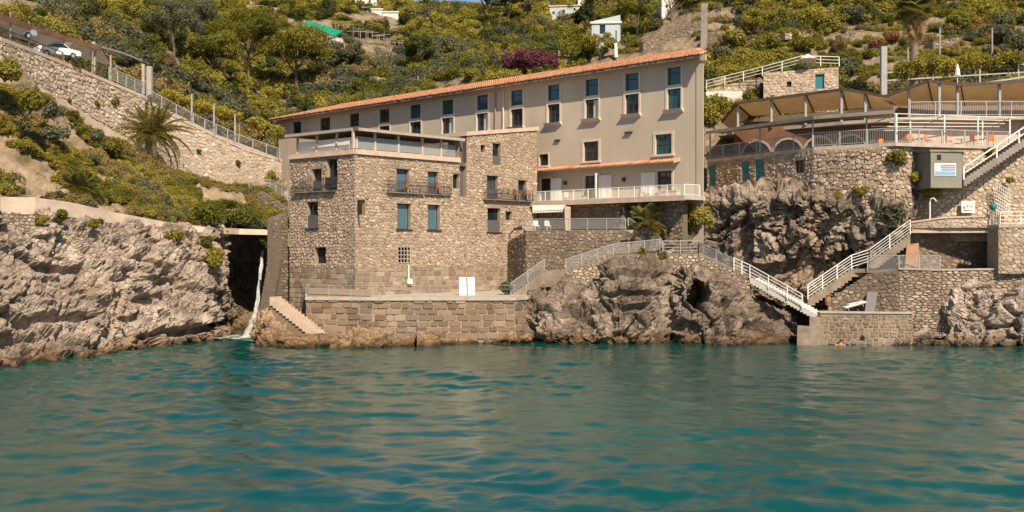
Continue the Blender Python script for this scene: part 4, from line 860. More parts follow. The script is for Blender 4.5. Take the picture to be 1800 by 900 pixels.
# bathing platform
ZP = ZA(551, 90.5)
pp = [(XA(1441, 91), 91, -.3, ZP), (XA(1545, 90.2), 90.2, -.3, ZP), (XA(1604, 90), 90, -.3, ZP)]
wall_line('platform_wall', 'low brown stone wall of the bathing platform above the sea', pp, 'rubble_brown', 'mortar', .6, .45, .26, coping='concrete', reg=.3)
one('bathing_platform', 'concrete_dark', None, lambda m: m.prism([(p[0], p[1]+.3) for p in pp]+[(XA(1604, 95), 95), (XA(1425, 95), 95)], ZP-.3, ZP+.03), label='concrete bathing platform behind its low stone wall', cat='platform')
one('pier_block', 'path_brown', None, lambda m: m.hexa([P(1400, 625, 90.2), P(1443, 625, 89.8), P(1443, 615, 92), P(1400, 615, 92.3)], [P(1402, 574, 90.4), P(1443, 573, 90), P(1443, 572, 92.2), P(1402, 572, 92.5)]), label='square concrete pier block in the sea at the foot of the white stairs', cat='pier')
one('pier_step', 'path_brown', None, lambda m: m.hexa([P(1423, 575, 91), P(1443, 575, 90.9), P(1443, 574, 92.6), P(1423, 574, 92.6)], [P(1423, 557, 91), P(1443, 557, 90.9), P(1443, 556, 92.6), P(1423, 556, 92.6)]), label='concrete step between the pier block and the white stairs', cat='step')
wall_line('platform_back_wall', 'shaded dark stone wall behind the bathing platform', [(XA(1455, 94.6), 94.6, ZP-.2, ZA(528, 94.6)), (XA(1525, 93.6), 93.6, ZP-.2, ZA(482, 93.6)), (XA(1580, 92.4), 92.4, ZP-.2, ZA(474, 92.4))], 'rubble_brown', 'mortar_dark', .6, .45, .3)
wall_line('corner_wall', 'sunlit layered stone wall right of the bathing platform', [(XA(1580, 92.4), 92.4, .5, ZA(474, 92.4)), (XA(1655, 91), 91, .5, ZA(476, 91)), (XA(1720, 90.4), 90.4, 2, ZA(475, 90.4)), (XA(1830, 89.5), 89.5, 2, ZA(474, 89.5)), (XA(1950, 89), 89, 2, ZA(474, 89))], 'rubble_warm', 'mortar_dark', .7, .5, .22, coping='concrete')
ZL = ZA(474, 91.5)
one('upper_platform', 'path_brown', None, lambda m: m.prism([(XA(1500, 94.4), 94.4), (XA(1582, 92.6), 92.6), (XA(1655, 91.3), 91.3), (XA(1950, 89.2), 89.2), (XA(1950, 93), 93), (XA(1520, 97), 97)], ZL-.3, ZL+.02), label='concrete platform with mesh fence above the bathing platform', cat='platform')
railing('mesh_fence', 'sagging wire mesh fence on the platform edge', [P(1525, 474, 93.7), P(1580, 474, 92.6), P(1652, 474, 91.4)], 1.15, 1.75, 'panel', 'rail_paint', infill='mesh_screen')
s5a, s5b, s5c, s5d = P(1420, 526, 94.2), P(1497, 474, 94.4), P(1528, 464, 94.4), P(1600, 412, 93.6)
stairs('cliff_stairs', 'stone stairs climbing right from the bathing platform', s5a, s5b, 1.2, 12, 'path_brown', solid=.7)
stairs('cliff_stairs', 'upper stone stairs reaching the path below the white notice board', s5c, s5d, 1.2, 12, 'path_brown', solid=.7)
one('stair_landing', 'path_brown', None, lambda m: m.slab([s5b, (s5c.x, s5c.y, s5b.z+.02), (s5c.x, s5c.y+1.2, s5b.z+.02), (s5b.x, s5b.y+1.2, s5b.z)], .6), label='landing halfway up the stairs behind the mesh fence', cat='landing')
railing('cliff_stair_railing', 'white five bar railing on the lower stairs up the cliff', [s5a, s5b, s5c], 1.2, 1.7, 'lines', 'white_paint', rails=5)
railing('cliff_stair_railing', 'white five bar railing on the upper stairs up the cliff', [s5c, s5d], 1.2, 1.7, 'lines', 'white_paint', rails=5)
# lounger pile and board on the platform
lounger(1484, 541, 92.4, R(-80), 'pale folded sun lounger lying on the bathing platform', R(14), 'loungers on the bathing platform')
lounger(1490, 536, 93.2, R(-75), 'blue grey folded sun lounger lying on the bathing platform', R(10), 'loungers on the bathing platform')
one('gangway_board', 'iron_panel', None, lambda m: m.hexa([P(1520, 549, 92), P(1537, 549, 92), P(1537, 549, 92.15), P(1520, 549, 92.15)], [P(1525, 513, 93.2), P(1543, 513, 93.2), P(1543, 513, 93.35), P(1525, 513, 93.35)]), label='grey gangway board leaning on the wall behind the bathing platform', cat='board')
one('wood_board', 'wood', None, lambda m: m.hexa([P(1590, 474, 92.8), P(1618, 472, 92.8), P(1618, 472, 92.95), P(1590, 474, 92.95)], [P(1594, 430, 93.6), P(1615, 427, 93.6), P(1615, 427, 93.75), P(1594, 430, 93.75)]), label='brown wooden board leaning on the dark wall behind the mesh fence', cat='board')
one('barrel', 'wood', None, lambda m: m.tube([P(1455, 536, 93.5), P(1455.5, 529, 93.5), P(1456, 521, 93.5)], [.2, .26, .2], 10), label='small brown pot at the foot of the cliff stairs', cat='pot')
# path with parapet, dark wall below
ZR = ZA(402, 92)
wall_line('dark_wall', 'dark shaded stone wall below the path with the notice board', [(XA(1598, 95.4), 95.4, ZL, ZA(411, 95.4)), (XA(1650, 95.6), 95.6, ZL, ZA(405, 95.6)), (XA(1757, 96), 96, ZL, ZA(402, 96))], 'rubble_brown', 'mortar_dark', .6, .5, .34, coping='concrete')
wall_line('bastion_wall', 'sunlit rubble wall carrying the white railed balcony', [(XA(1755, 89.6), 89.6, ZL-.3, ZA(400, 89.6)), (XA(1950, 88.6), 88.6, ZL-.3, ZA(400, 88.6))], 'rubble_warm', 'mortar', 3.0, .42, .3, coping='concrete', ch=.25)
one('cliff_path', 'path_stone', None, lambda m: m.prism([(XA(1598, 94.6), 94.6), (XA(1755, 93.2), 93.2), (XA(1760, 89.9), 89.9), (XA(1950, 88.9), 88.9), (XA(1950, 97), 97), (XA(1600, 97.5), 97.5)], ZR-.3, ZR+.1), kind='structure')
wall_line('path_parapet', 'low pale stone parapet along the path below the hut', [(XA(1602, 94.5), 94.5, ZR+.1, ZA(392, 94.5)), (XA(1660, 93.8), 93.8, ZR+.1, ZA(384, 93.8)), (XA(1742, 93.1), 93.1, ZR+.1, ZA(381, 93.1))], 'rubble_light', 'mortar_light', .35, .36, .26, coping='coping')
railing('balcony_railing', 'white panel railing on the bastion at the right', [P(1758, 399, 89.8), P(1830, 398, 89.4), P(1950, 398, 88.8)], 1.2, 1.7, 'lines', 'white_paint', rails=4)
rw = wall_line('retaining_wall', 'pale rubble retaining wall behind the path with the white notice board', [(XA(1596, 97.2), 97.2, ZR-1, ZA(322, 97.2)), (XA(1640, 96), 96, ZR-1, ZA(316, 96)), (XA(1690, 95.6), 95.6, ZR-1, ZA(312, 95.6)), (XA(1760, 95.2), 95.2, ZR-1, ZA(285, 95.2)), (XA(1830, 94.8), 94.8, ZR-1, ZA(240, 94.8)), (XA(1950, 94.4), 94.4, ZR-1, ZA(200, 94.4))], 'rubble_light', 'mortar', 1.2, .46, .34)
nb = thing('notice_board', 'white notice board with faint grey drawings on the pale rubble wall', 'sign', P(1702, 374, 95.2))
one('board', 'white_paint', nb, lambda m: m.hexa([P(1690, 374, 95.1), P(1714, 374, 95), P(1714, 374, 95.1), P(1690, 374, 95.2)], [P(1690, 353, 95.1), P(1714, 354, 95), P(1714, 354, 95.1), P(1690, 353, 95.2)]))
for a, b, c, d in [(1694, 362, 1698, 365), (1700, 359, 1703, 363), (1706, 360, 1711, 364), (1695, 368, 1709, 369.4)]: one('print', 'curtain', nb, lambda m: m.hexa([P(a, d, 95.0), P(c, d, 94.98), P(c, d, 95.03), P(a, d, 95.04)], [P(a, b, 95.0), P(c, b, 94.98), P(c, b, 95.03), P(a, b, 95.04)]))
def ball(m, c, r, n=12, k=8):
    m.tube([c+Vector((0, 0, -r*math.cos(math.pi*i/k))) for i in range(k+1)], [max(.01, r*math.sin(math.pi*i/k)) for i in range(k+1)], n)
bl = thing('buoy', 'round teal buoy on a post beside the lattice screen', 'buoy', P(1746, 402, 92.6)); one('float', 'teal_paint', bl, lambda m: ball(m, P(1746, 363, 92.6), .3), smooth=True); one('post', 'rail_paint', bl, lambda m: m.tube([P(1746, 402, 92.6), P(1746, 368, 92.6)], .05, 6))
lt = thing('lattice_screen', 'white diagonal lattice screen leaning on the rubble wall', 'screen', P(1765, 380, 94.4))
for k in range(9):
    x = 1752+3.0*k
    one('slat', 'white_paint', lt, lambda m: m.bar(P(x, 380-3*(k % 2), 94.4), P(x-6+1.2*k*.3, 324+k*.6, 94.6), .06, .03))
    y = 328+6*k; one('slat', 'white_paint', lt, lambda m: m.bar(P(1750-.2*k, y-8, 94.4), P(1778, y+9, 94.35), .055, .03))
sh = thing('shower_post', 'tall white curved shower pipe beside the path parapet', 'shower', P(1635, 400, 94.2)); one('pipe', 'white_paint', sh, lambda m: m.tube([P(1635, 402, 94.2), P(1634.5, 356, 94.2), P(1636, 350, 94.1), P(1640, 348, 94), P(1644, 351, 94)], .06, 6)); one('shower_head', 'rail_paint', sh, lambda m: m.tube([P(1644, 351, 94), P(1645, 354, 94)], [.07, .14], 8))

# ------------------------------------------------------------------ restaurant terraces
ZF = ZA(258, 98)
fe = [(XA(1243, 111.5), 111.5), (XA(1430, 98), 98.0), (XA(1575, 93.9), 93.9), (XA(1775, 97.2), 97.2)]
rt = thing('lower_terrace', 'lower restaurant terrace slab on its stone base right of the long building', 'terrace', (fe[1][0], fe[1][1]+4, ZA(345, 100)))
one('slab', 'concrete', rt, lambda m: m.prism(fe+[(XA(1800, 106), 106), (XA(1250, 118), 118)], ZF-.3, ZF))
ops_b = []
FB = Frame(fe[0], Vector(fe[1])-Vector(fe[0])); LB = (Vector(fe[1])-Vector(fe[0])).length
ops_b = [FB.rect(*q) for q in [(1246, 291, 1258, 327), (1304, 284, 1317, 319), (1328, 281, 1343, 318), (1398, 282, 1414, 304)]]
wb = one('wall', 'mortar', rt, lambda m: facade(m, FB, LB, ZA(362, 104), ZF-.3, ops_b, .25))
put_stones(stones(FB, LB, (ZA(362, 104),)*2, (ZF-.31,)*2, ops_b, .42, .28), 'rubble_warm', wb)
for i, o in enumerate(ops_b):
    if i < 3:
        def f(m):
            m.fbox(FB, o[0], o[2], -.12, -.06, o[1], o[3]); n = 9
            for k in range(n): z = o[1]+(o[3]-o[1])*(k+.3)/n; m.fbox(FB, o[0]+.08, o[2]-.08, -.06, -.03, z, z+.09)
        one('shutter', 'teal_paint', rt, f)
    else: window(FB, o, rt, rev=.23, mull=1)
wall_line('rubble_wall', 'tall sunlit rubble wall under the bend of the restaurant terrace', [(fe[1][0], fe[1][1], ZA(400, 98), ZF-.31), (XA(1520, 95.2), 95.2, ZA(400, 96), ZF-.31), (fe[2][0], fe[2][1]+.3, ZA(400, 95), ZF-.31), (XA(1602, 95), 95, ZA(400, 95), ZF-.31)], 'rubble_warm', 'mortar', .8, .43, .34, prou=(.02, .16))
wall_line('rubble_wall', 'pale rubble wall behind the hut under the restaurant terrace', [(XA(1598, 95.6), 95.6, ZA(330, 95), ZF-.31), (XA(1690, 96), 96, ZA(330, 95), ZF-.31), (XA(1790, 97.4), 97.4, ZA(300, 97), ZF-.31), (XA(1950, 97.4), 97.4, ZA(300, 97), ZF-.31)], 'rubble_light', 'mortar', .8, .46, .34)
railing('restaurant_railing', 'long grey baluster railing along the lower restaurant terrace', [(x, y+.12, ZF) for x, y in fe], 1.2, 2.4, 'bars', 'rail_paint', pr=.05)
# lower canopy with wooden posts
zc1 = ZF+2.45
cn = thing('lower_canopy', 'long flat brown canopy over the lower restaurant terrace', 'canopy', (fe[1][0], fe[1][1]+2, ZF))
ce = [(XA(1241, 111), 111, zc1+.1), (XA(1430, 97.4), 97.4, zc1), (XA(1572, 93.6), 93.6, zc1+.05)]; cb = [(XA(1572, 99.5), 99.5, zc1+.45), (XA(1440, 104), 104, zc1+.45), (XA(1262, 114), 114, zc1+.4)]
one('canvas', 'canvas_tan', cn, lambda m: m.slab(ce+cb, .05)); one('roof_cover', 'roof_brown', cn, lambda m: m.slab([(x, y-.06, z+.08) for x, y, z in ce]+[(x, y, z+.08) for x, y, z in cb], .07))
one('fascia', 'concrete_dark', cn, lambda m: [m.bar(Vector(p)+Vector((0, -.12, -.02)), Vector(q)+Vector((0, -.12, -.02)), .1, .3) for p, q in zip(ce, ce[1:])])
for px, Y in ((1249, 111), (1337, 104), (1430, 97.9), (1525, 95.2), (1575, 94.2)): one('post', 'grey_metal', cn, lambda m: m.bar((XA(px, Y), Y+.25, ZF+.002), (XA(px, Y), Y+.25, zc1-.04), .13))
bw = thing('restaurant_wall', 'terracotta coloured restaurant wall with low brick arches under the canopy', 'wall', P(1400, 250, 106))
FBW = Frame((XA(1290, 112.4), 112.4), Vector((XA(1600, 102), 102))-Vector((XA(1290, 112.4), 112.4)))
one('wall', 'terracotta_wall', bw, lambda m: m.fbox(FBW, 0, FBW.u(1600), -.4, 0, ZF+.002, zc1+.6))
for px in (1330, 1385, 1440, 1495):
    u = FBW.u(px)
    def f(m):
        rr = 1.5
        for i in range(8): a = math.pi*i/8; b2 = math.pi*(i+1)/8; m.hexa([FBW(u+rr*math.cos(a), .02, ZF+.2+rr*math.sin(a)), FBW(u+(rr+.2)*math.cos(a), .02, ZF+.2+(rr+.2)*math.sin(a)), FBW(u+(rr+.2)*math.cos(a), .1, ZF+.2+(rr+.2)*math.sin(a)), FBW(u+rr*math.cos(a), .1, ZF+.2+rr*math.sin(a))], [FBW(u+rr*math.cos(b2), .02, ZF+.2+rr*math.sin(b2)), FBW(u+(rr+.2)*math.cos(b2), .02, ZF+.2+(rr+.2)*math.sin(b2)), FBW(u+(rr+.2)*math.cos(b2), .1, ZF+.2+(rr+.2)*math.sin(b2)), FBW(u+rr*math.cos(b2), .1, ZF+.2+rr*math.sin(b2))])
    ar = one('arch', 'coping', bw, f)
    one('opening', 'dark_inside', ar, lambda m: m.hexa([FBW(u+1.48*math.cos(math.pi*i/8), .004, ZF+.2+1.48*math.sin(math.pi*i/8)) for i in range(9)], [FBW(u+1.48*math.cos(math.pi*i/8), .015, ZF+.2+1.48*math.sin(math.pi*i/8)) for i in range(9)]))
# white pergola over the open part
pg = thing('white_pergola', 'white steel pergola frame over the open end of the lower terrace', 'pergola', P(1680, 255, 97))
for px, Y in ((1576, 94.6), (1660, 95.8), (1719, 96.7), (1775, 97.6), (1727, 100), (1600, 100)): one('post', 'white_paint', pg, lambda m: m.bar((XA(px, Y), Y, ZF+.002), (XA(px, Y), Y, zc1), .1))
for k in range(5):
    t = k/4; one('beam', 'off_white', pg, lambda m: m.bar((XA(1545, 96)+k*.1, 94.6+t*6, zc1+.03-.2*k), (XA(1782, 98), 97.6+t*4.4, zc1+.03-.14*k), .06, .06))
for px, Y in ((1576, 94.6), (1660, 95.8), (1775, 97.6)): one('cross_beam', 'white_paint', pg, lambda m: m.bar((XA(px, Y), Y, zc1-.07), (XA(px, Y), Y+5, zc1-.07), .08, .07))
# upper terrace and its two tented canopies
ZU = ZF+2.95
ue = [(XA(1262, 115), 115), (XA(1480, 104.6), 104.6), (XA(1600, 101), 101), (XA(1690, 100.5), 100.5), (XA(1830, 100.5), 100.5), (XA(2000, 100.5), 100.5)]
ut = thing('upper_terrace', 'upper restaurant terrace slab on terracotta wall', 'terrace', (ue[2][0], ue[2][1]+3, ZF))
one('slab', 'concrete', ut, lambda m: m.prism(ue+[(XA(2000, 114), 114), (XA(1275, 122), 122)], ZU-.3, ZU))
one('wall', 'coping', ut, lambda m: m.prism([(XA(1600, 102), 102), (XA(2000, 101.4), 101.4), (XA(2000, 103), 103), (XA(1600, 103), 103)], ZF+.002, ZU-.302))
one('back_wall', 'ceiling_brown', ut, lambda m: m.prism([(XA(1290, 119.5), 119.5), (XA(1488, 112.4), 112.4), (XA(1570, 108.6), 108.6), (XA(2000, 108.4), 108.4), (XA(2000, 108.8), 108.8), (XA(1570, 109), 109), (XA(1488, 112.8), 112.8), (XA(1290, 119.9), 119.9)], ZU+.002, ZU+1.95))
railing('upper_railing', 'grey baluster railing along the upper restaurant terrace', [(ue[2][0], ue[2][1]+.1, ZU), (ue[3][0], ue[3][1]+.1, ZU), (ue[5][0], ue[5][1]+.1, ZU)], 1.3, 2.2, 'bars', 'rail_paint', pr=.05)
def tent(label, front, ridge, back, posts):
    t = thing('tented_canopy', label, 'canopy', (front[1][0], front[1][1]+2, ZU)); fr = [Vector(q) for q in front]; bk = [Vector(q) for q in back]
    def f(m, dz, th):
        for i in range(len(fr)-1): m.hexa([fr[i]+Vector((0, 0, dz)), fr[i+1]+Vector((0, 0, dz)), bk[i+1]+Vector((0, 0, dz)), bk[i]+Vector((0, 0, dz))], [q+Vector((0, 0, dz+th)) for q in (fr[i], fr[i+1], bk[i+1], bk[i])])
    one('canvas', 'canvas_tan', t, lambda m: f(m, -.06, .05))
    one('fascia', 'wood_dark', t, lambda m: [m.bar(p+Vector((0, -.08, -.02)), q+Vector((0, -.08, -.02)), .12, .26) for p, q in zip(fr, fr[1:])])
    for i in range(1, len(fr)-1): one('rafter', 'wood_dark', t, lambda m: m.bar(fr[i]+Vector((0, .1, -.14)), bk[i]+Vector((0, -.1, -.14)), .1, .14))
    for px, Y, z in posts: one('post', 'grey_metal', t, lambda m: m.bar((XA(px, Y), Y, ZU+.002), (XA(px, Y), Y, z), .22))
z = lambda px, py, Y: tuple(P(px, py, Y))
tent('long tented canopy with tan lining over the left upper terrace', [z(1268, 214, 114.5), z(1296, 181, 112), z(1356, 173, 109.5), z(1418, 165, 107), z(1481, 157, 104.4), z(1523, 163, 103.2), z(1562, 171, 102)], None,
     [(XA(1285, 119), 119, ZU+.8), (XA(1320, 118), 118, ZU+2.1), (XA(1372, 116), 116, ZU+2.1), (XA(1430, 114), 114, ZU+2.1), (XA(1488, 112), 112, ZU+2.1), (XA(1530, 110), 110, ZU+2.0), (XA(1568, 108), 108, ZU+1.8)],
     [(1297, 112.4, ZA(183, 112.4)), (1356, 109.9, ZA(175, 109.9)), (1416, 107.4, ZA(167, 107.4)), (1479, 104.8, ZA(159, 104.8)), (1521, 103.6, ZA(165, 103.6))])
tent('tented canopy with tan lining over the right upper terrace', [z(1553, 170, 103.5), z(1632, 142, 101), z(1690, 149, 100.2), z(1757, 145, 100.2), z(1830, 139, 100.2), z(1980, 130, 100.2)], None,
     [(XA(1580, 108.5), 108.5, ZU+1.9), (XA(1640, 108), 108, ZU+2.1), (XA(1695, 108), 108, ZU+2.0), (XA(1760, 108), 108, ZU+2.0), (XA(1830, 108), 108, ZU+2.0), (XA(1970, 108), 108, ZU+2.0)],
     [(1598, 102.6, ZA(156, 102.6)), (1651, 100.9, ZA(146, 100.9)), (1683, 100.7, ZA(149, 100.7)), (1757, 100.7, ZA(147, 100.7)), (1830, 100.7, ZA(141, 100.7))])
# hut with sign, right-hand stair
ZH = ZA(318, 94)
hut = thing('ticket_hut', 'small olive grey hut with flat roof and blue sign below the restaurant', 'hut', P(1660, 318, 94.5))
h0, h1 = (XA(1636, 93.2), 93.2), (XA(1691, 93.6), 93.6); FH = Frame(h0, Vector(h1)-Vector(h0)); LH = (Vector(h1)-Vector(h0)).length; zh1 = ZA(267, 93.4)
one('body', 'hut_plaster', hut, lambda m: m.prism([h0, h1, (XA(1692, 96), 96), (XA(1606, 95.8), 95.8)], ZH-.6, zh1))
one('roof', 'concrete_dark', hut, lambda m: m.prism([(h0[0]-.1, h0[1]-.1), (h1[0]+.12, h1[1]-.1), (XA(1694, 96.1), 96.1), (XA(1603, 95.9), 95.9)], zh1+.003, zh1+.16))
one('vent', 'dark_inside', hut, lambda m: m.fbox(FH, FH.u(1647), FH.u(1654), .003, .03, FH.z(1650, 281), FH.z(1650, 272)))
sg = one('sign_board', 'white_paint', hut, lambda m: m.fbox(FH, FH.u(1642), FH.u(1680), .003, .05, FH.z(1660, 309), FH.z(1660, 287)))
one('sign_band', 'sign_sky', sg, lambda m: m.fbox(FH, FH.u(1643), FH.u(1679), .052, .058, FH.z(1660, 308), FH.z(1660, 301)))
for i, (a, b) in enumerate([(1653, 1678), (1653, 1677), (1654, 1678)]):
    y = 290+3.7*i
    def f(m):
        x = a
        while x < b: w = random.uniform(1.2, 2.6); m.fbox(FH, FH.u(x), FH.u(x+w), .052, .058, FH.z(x, y+2.5), FH.z(x, y)); x += w+.5
    one('lettering', 'sign_blue', sg, f)
s6a, s6b = P(1694, 316, 93.6), P(1830, 226, 93.8)
stairs('restaurant_stairs', 'stairs with dark risers climbing from the hut to the restaurant', s6a, s6b, 1.5, 24, 'concrete_dark', solid=.5)
railing('restaurant_stair_railing', 'white two bar railing on the stairs beside the hut', [s6a, P(1752, 278, 93.7), s6b], 1.05, 2.2, 'lines', 'white_paint', rails=2, pr=.07)
# tables and chairs on the lower terrace, umbrellas folded
def chair(p, rz, mat, label, group, cat='chair'):
    r = thing('terrace_chair', label, cat, p, group); o = Vector(p); c, s = math.cos(rz), math.sin(rz)
    def lb(name, mt, x0, x1, y0, y1, z0, z1):
        m = MB(); m.box(x0, x1, y0, y1, z0, z1); m.v = [(o.x+x*c-y*s, o.y+x*s+y*c, o.z+zz) for x, y, zz in m.v]; m.build(name, mt, r)
    lb('seat', mat, -.24, .24, -.24, .24, .43, .49); lb('backrest', mat, -.24, .24, .2, .25, .5, .95)
    for x in (-.22, .18):
        for y in (-.22, .18): lb('leg', 'rail_paint', x, x+.04, y, y+.04, .0, .428)
for i, px in enumerate((1600, 1632, 1668, 1712, 1742, 1545, 1500)):
    Y = 96.5+(i % 3)*.5+(0 if px > 1560 else 3); chair((XA(px, Y), Y, ZF+.002), R(40*i), 'orange_cloth', 'orange cloth chair on the lower restaurant terrace', 'orange chairs on the lower terrace')
for px, Y in ((1620, 98), (1690, 98.6), (1530, 100)):
    t = thing('terrace_table', 'round pale table on the lower restaurant terrace', 'table', (XA(px, Y), Y, ZF+.002), 'tables on the lower terrace'); c = t.location
    one('top', 'off_white', t, lambda m: m.tube([c+Vector((0, 0, .7)), c+Vector((0, 0, .74))], .45, 14)); one('leg', 'rail_paint', t, lambda m: m.tube([c, c+Vector((0, 0, .03)), c+Vector((0, 0, .04)), c+Vector((0, 0, .7))], [.25, .25, .05, .05], 8))
for px in (943, 963): chair((XA(px, 106), 106, ZM+.022), R(20), 'white_paint', 'white plastic chair on the shaded terrace behind the panel railing', 'white chairs on the shaded terrace')
for px in (708, 763, 900, 918): chair(FR(FR.u(px)+.3, .35, FR.z(px, 351 if px > 800 else 340)+.012), R(140), 'pot', 'small reddish chair on an iron balcony of the stone house', 'balcony chairs on the stone house')
for px in (1010, 1045): chair(FM(FM.u(px), 1.4, ZTER+.002), R(-40), 'off_white' if px == 1010 else 'dark_metal', 'garden chair on the terrace by the white shutters', 'chairs on the narrow terrace')
one('plant_box', 'coping', None, lambda m: (m.fbox(FM, FM.u(1215), FM.u(1188), 1.6, 2.1, ZTER+.002, ZTER+.5), m.fbox(FM, FM.u(1215)-.05, FM.u(1188)+.05, 1.55, 2.15, ZTER+.5, ZTER+.56)), label='cream plant box at the right end of the narrow terrace', cat='planter')

# ------------------------------------------------------------------ left: parapet, ramp, road with shelter, walls
cl = [(-420, 352, 67.5), (-200, 349, 71), (0, 346, 80), (60, 347, 82), (120, 355, 85), (200, 373, 89.7), (290, 390, 95), (370, 400, 98), (420, 402, 103), (472, 404, 105)]
cb_ = [(-420, 385, 67.5), (-200, 378, 71), (0, 376, 80), (60, 377, 82), (120, 381, 85), (200, 393, 89.7), (290, 403, 95), (370, 410, 98), (420, 412, 103), (472, 413, 105)]
sw = thing('sea_parapet', 'broad pale stone parapet along the top of the left cliff', 'wall', P(200, 393, 90))
for a, b, c, d in zip(cl, cl[1:], cb_, cb_[1:]):
    pa, pb, pc, pd = P(*a), P(*b), P(*c), P(*d); k_ = Vector((-.35, 1.1, 0)); t = .02*random.random()
    one('wall_block', 'path_stone', sw, lambda m: m.hexa([pc, pd, pd+k_, pc+k_], [pa+Vector((0, .25, t)), pb+Vector((0, .25, t)), pb+k_+Vector((0, 0, t)), pa+k_+Vector((0, 0, t))]))
wall_line('dry_stone_wall', 'small brown dry stone wall under the parapet at the far left', [(XA(-200, 70.4), 70.4, ZA(480, 70.4), ZA(380, 70.4)), (XA(0, 78.6), 78.6, ZA(470, 78.6), ZA(377, 78.6)), (XA(62, 81), 81, ZA(430, 81), ZA(378, 81))], 'rubble_warm', 'mortar_dark', 2.5, .42, .22)
# ramp
ra = [(-200, 20, 95.5), (0, 106, 98.3), (60, 146, 103), (120, 182, 108), (185, 222, 113), (240, 254, 117), (305, 296, 121)]
rp_ = thing('hillside_ramp', 'pale concrete ramp slanting down the left slope below the stone wall', 'ramp', P(120, 190, 108))
for a, b in zip(ra, ra[1:]): pa, pb = P(*a), P(*b); k_ = Vector((-.9, 1.5, 0)); one('slab', 'path_stone', rp_, lambda m: m.slab([pa, pb, pb+k_, pa+k_], .9))
railing('ramp_railing', 'grey railing at the lower end of the ramp below the palm', [P(248, 262, 117.3), P(300, 292, 120.4), P(345, 303, 121.5)], 1.1, 1.8, 'bars', 'rail_paint', pr=.05)
railing('lower_path_railing', 'pale railing by the steps left of the stone house', [P(438, 333, 118), P(475, 334, 119), P(506, 352, 116)], 1.1, 1.6, 'bars', 'rail_paint', pr=.05)
wall_line('stair_wall', 'shaded stone wall under the steps left of the stone house', [(XA(428, 114), 114, ZA(404, 114), ZA(370, 114)), (XA(455, 113), 113, ZA(404, 113), ZA(335, 113)), (XA(510, 112), 112, ZA(410, 112), ZA(372, 112))], 'rubble_brown', 'mortar_dark', .8, .45, .3)
lp_ = [(-420, 10, 88), (-200, 30, 92), (0, 66, 100), (60, 88, 106), (120, 112, 112), (185, 139, 118), (255, 168, 124)]
def zz(a, dpy): return ZA(a[1]+dpy, a[2])
wp = []
for a in lp_:
    yb = np.interp(a[0], [q[0] for q in ra], [q[1] for q in ra]) if a[0] > -200 else a[1]+40
    wp.append((XA(a[0], a[2]), a[2], ZA(yb+14, a[2]), ZA(a[1]+6, a[2])))
wall_line('road_wall', 'tall pale retaining wall of large stones below the road shelter', wp, 'rubble_light', 'mortar_light', 1.5, .62, .44, singles=260, coping='coping', ch=.35, prou=(.03, .12))
one('road', 'concrete', None, lambda m: m.slab([P(a[0], a[1]+4, a[2]+.3) for a in lp_]+[P(a[0], a[1]+4, a[2]+.3)+Vector((-1, 9, .2)) for a in reversed(lp_)], .5), kind='structure')
pz = [P(-420, -80, 88), P(-200, -40, 92), P(0, 29, 100), P(60, 50, 106), P(120, 69, 112), P(178, 86, 118)]
sr = thing('road_shelter', 'long rusty corrugated shelter roof on posts above the road', 'shelter', P(60, 90, 106))
def f(m):
    for a, b in zip(pz, pz[1:]):
        n = 14
        for k in range(n):
            p, q = a.lerp(b, k/n), a.lerp(b, (k+.5)/n); r_ = a.lerp(b, (k+1)/n); kk = Vector((-.6, 5, -.75)); 
            m.hexa([p, q+Vector((0, 0, .1)), q+kk+Vector((0, 0, .1)), p+kk], [p+Vector((0, 0, .08)), q+Vector((0, 0, .18)), q+kk+Vector((0, 0, .18)), p+kk+Vector((0, 0, .08))])
            m.hexa([q+Vector((0, 0, .1)), r_, r_+kk, q+kk+Vector((0, 0, .1))], [q+Vector((0, 0, .18)), r_+Vector((0, 0, .08)), r_+kk+Vector((0, 0, .08)), q+kk+Vector((0, 0, .18))])
one('roof', 'rust_roof', sr, f); one('ceiling', 'off_white', sr, lambda m: [m.hexa([a+Vector((0, .3, -.2)), b+Vector((0, .3, -.2)), b+Vector((-.6, 4.9, -.95)), a+Vector((-.6, 4.9, -.95))], [a+Vector((0, .3, -.15)), b+Vector((0, .3, -.15)), b+Vector((-.6, 4.9, -.9)), a+Vector((-.6, 4.9, -.9))]) for a, b in zip(pz, pz[1:])])
one('front_beam', 'rust_roof', sr, lambda m: [m.bar(a+Vector((0, -.1, 0)), b+Vector((0, -.1, 0)), .12, .5) for a, b in zip(pz, pz[1:])])
for px, py, Y in [(-80, 52, 97), (14, 68, 101.5), (47, 82, 105), (109, 106, 111), (124, 112, 112.6), (160, 125, 116)]: b = P(px, py, Y)+Vector((0, .5, 0)); one('post', 'grey_metal', sr, lambda m: m.bar(b, b+Vector((0, 0, 2.45)), .1))
railing('road_fence', 'low dark fence with brown screens along the road edge', [P(-200, 34, 92.2), P(0, 68, 100.2), P(120, 114, 112.2), P(178, 138, 117.8)], 1.0, 2.6, 'lines', 'wood_dark', rails=2, pr=.05)
pv = [P(178, 84, 118), P(215, 94, 121), P(250, 108, 124)]
pv_ = thing('grey_canopy', 'grey framed canopy at the end of the road shelter', 'canopy', P(215, 155, 121))
one('roof', 'grey_metal', pv_, lambda m: [m.hexa([a, b, b+Vector((-1, 6, .6)), a+Vector((-1, 6, .6))], [q+Vector((0, 0, .18)) for q in (a, b, b+Vector((-1, 6, .6)), a+Vector((-1, 6, .6)))]) for a, b in zip(pv, pv[1:])])
for px, py, Y, w in [(160, 128, 116.6, .35), (190, 140, 119, .14), (248, 164, 123.6, .3), (259, 168, 124.2, .55)]: b = P(px, py, Y)+Vector((0, .8, 0)); one('post', 'coping_grey', pv_, lambda m: m.bar(b, b+Vector((0, 0, 3.3)), w))
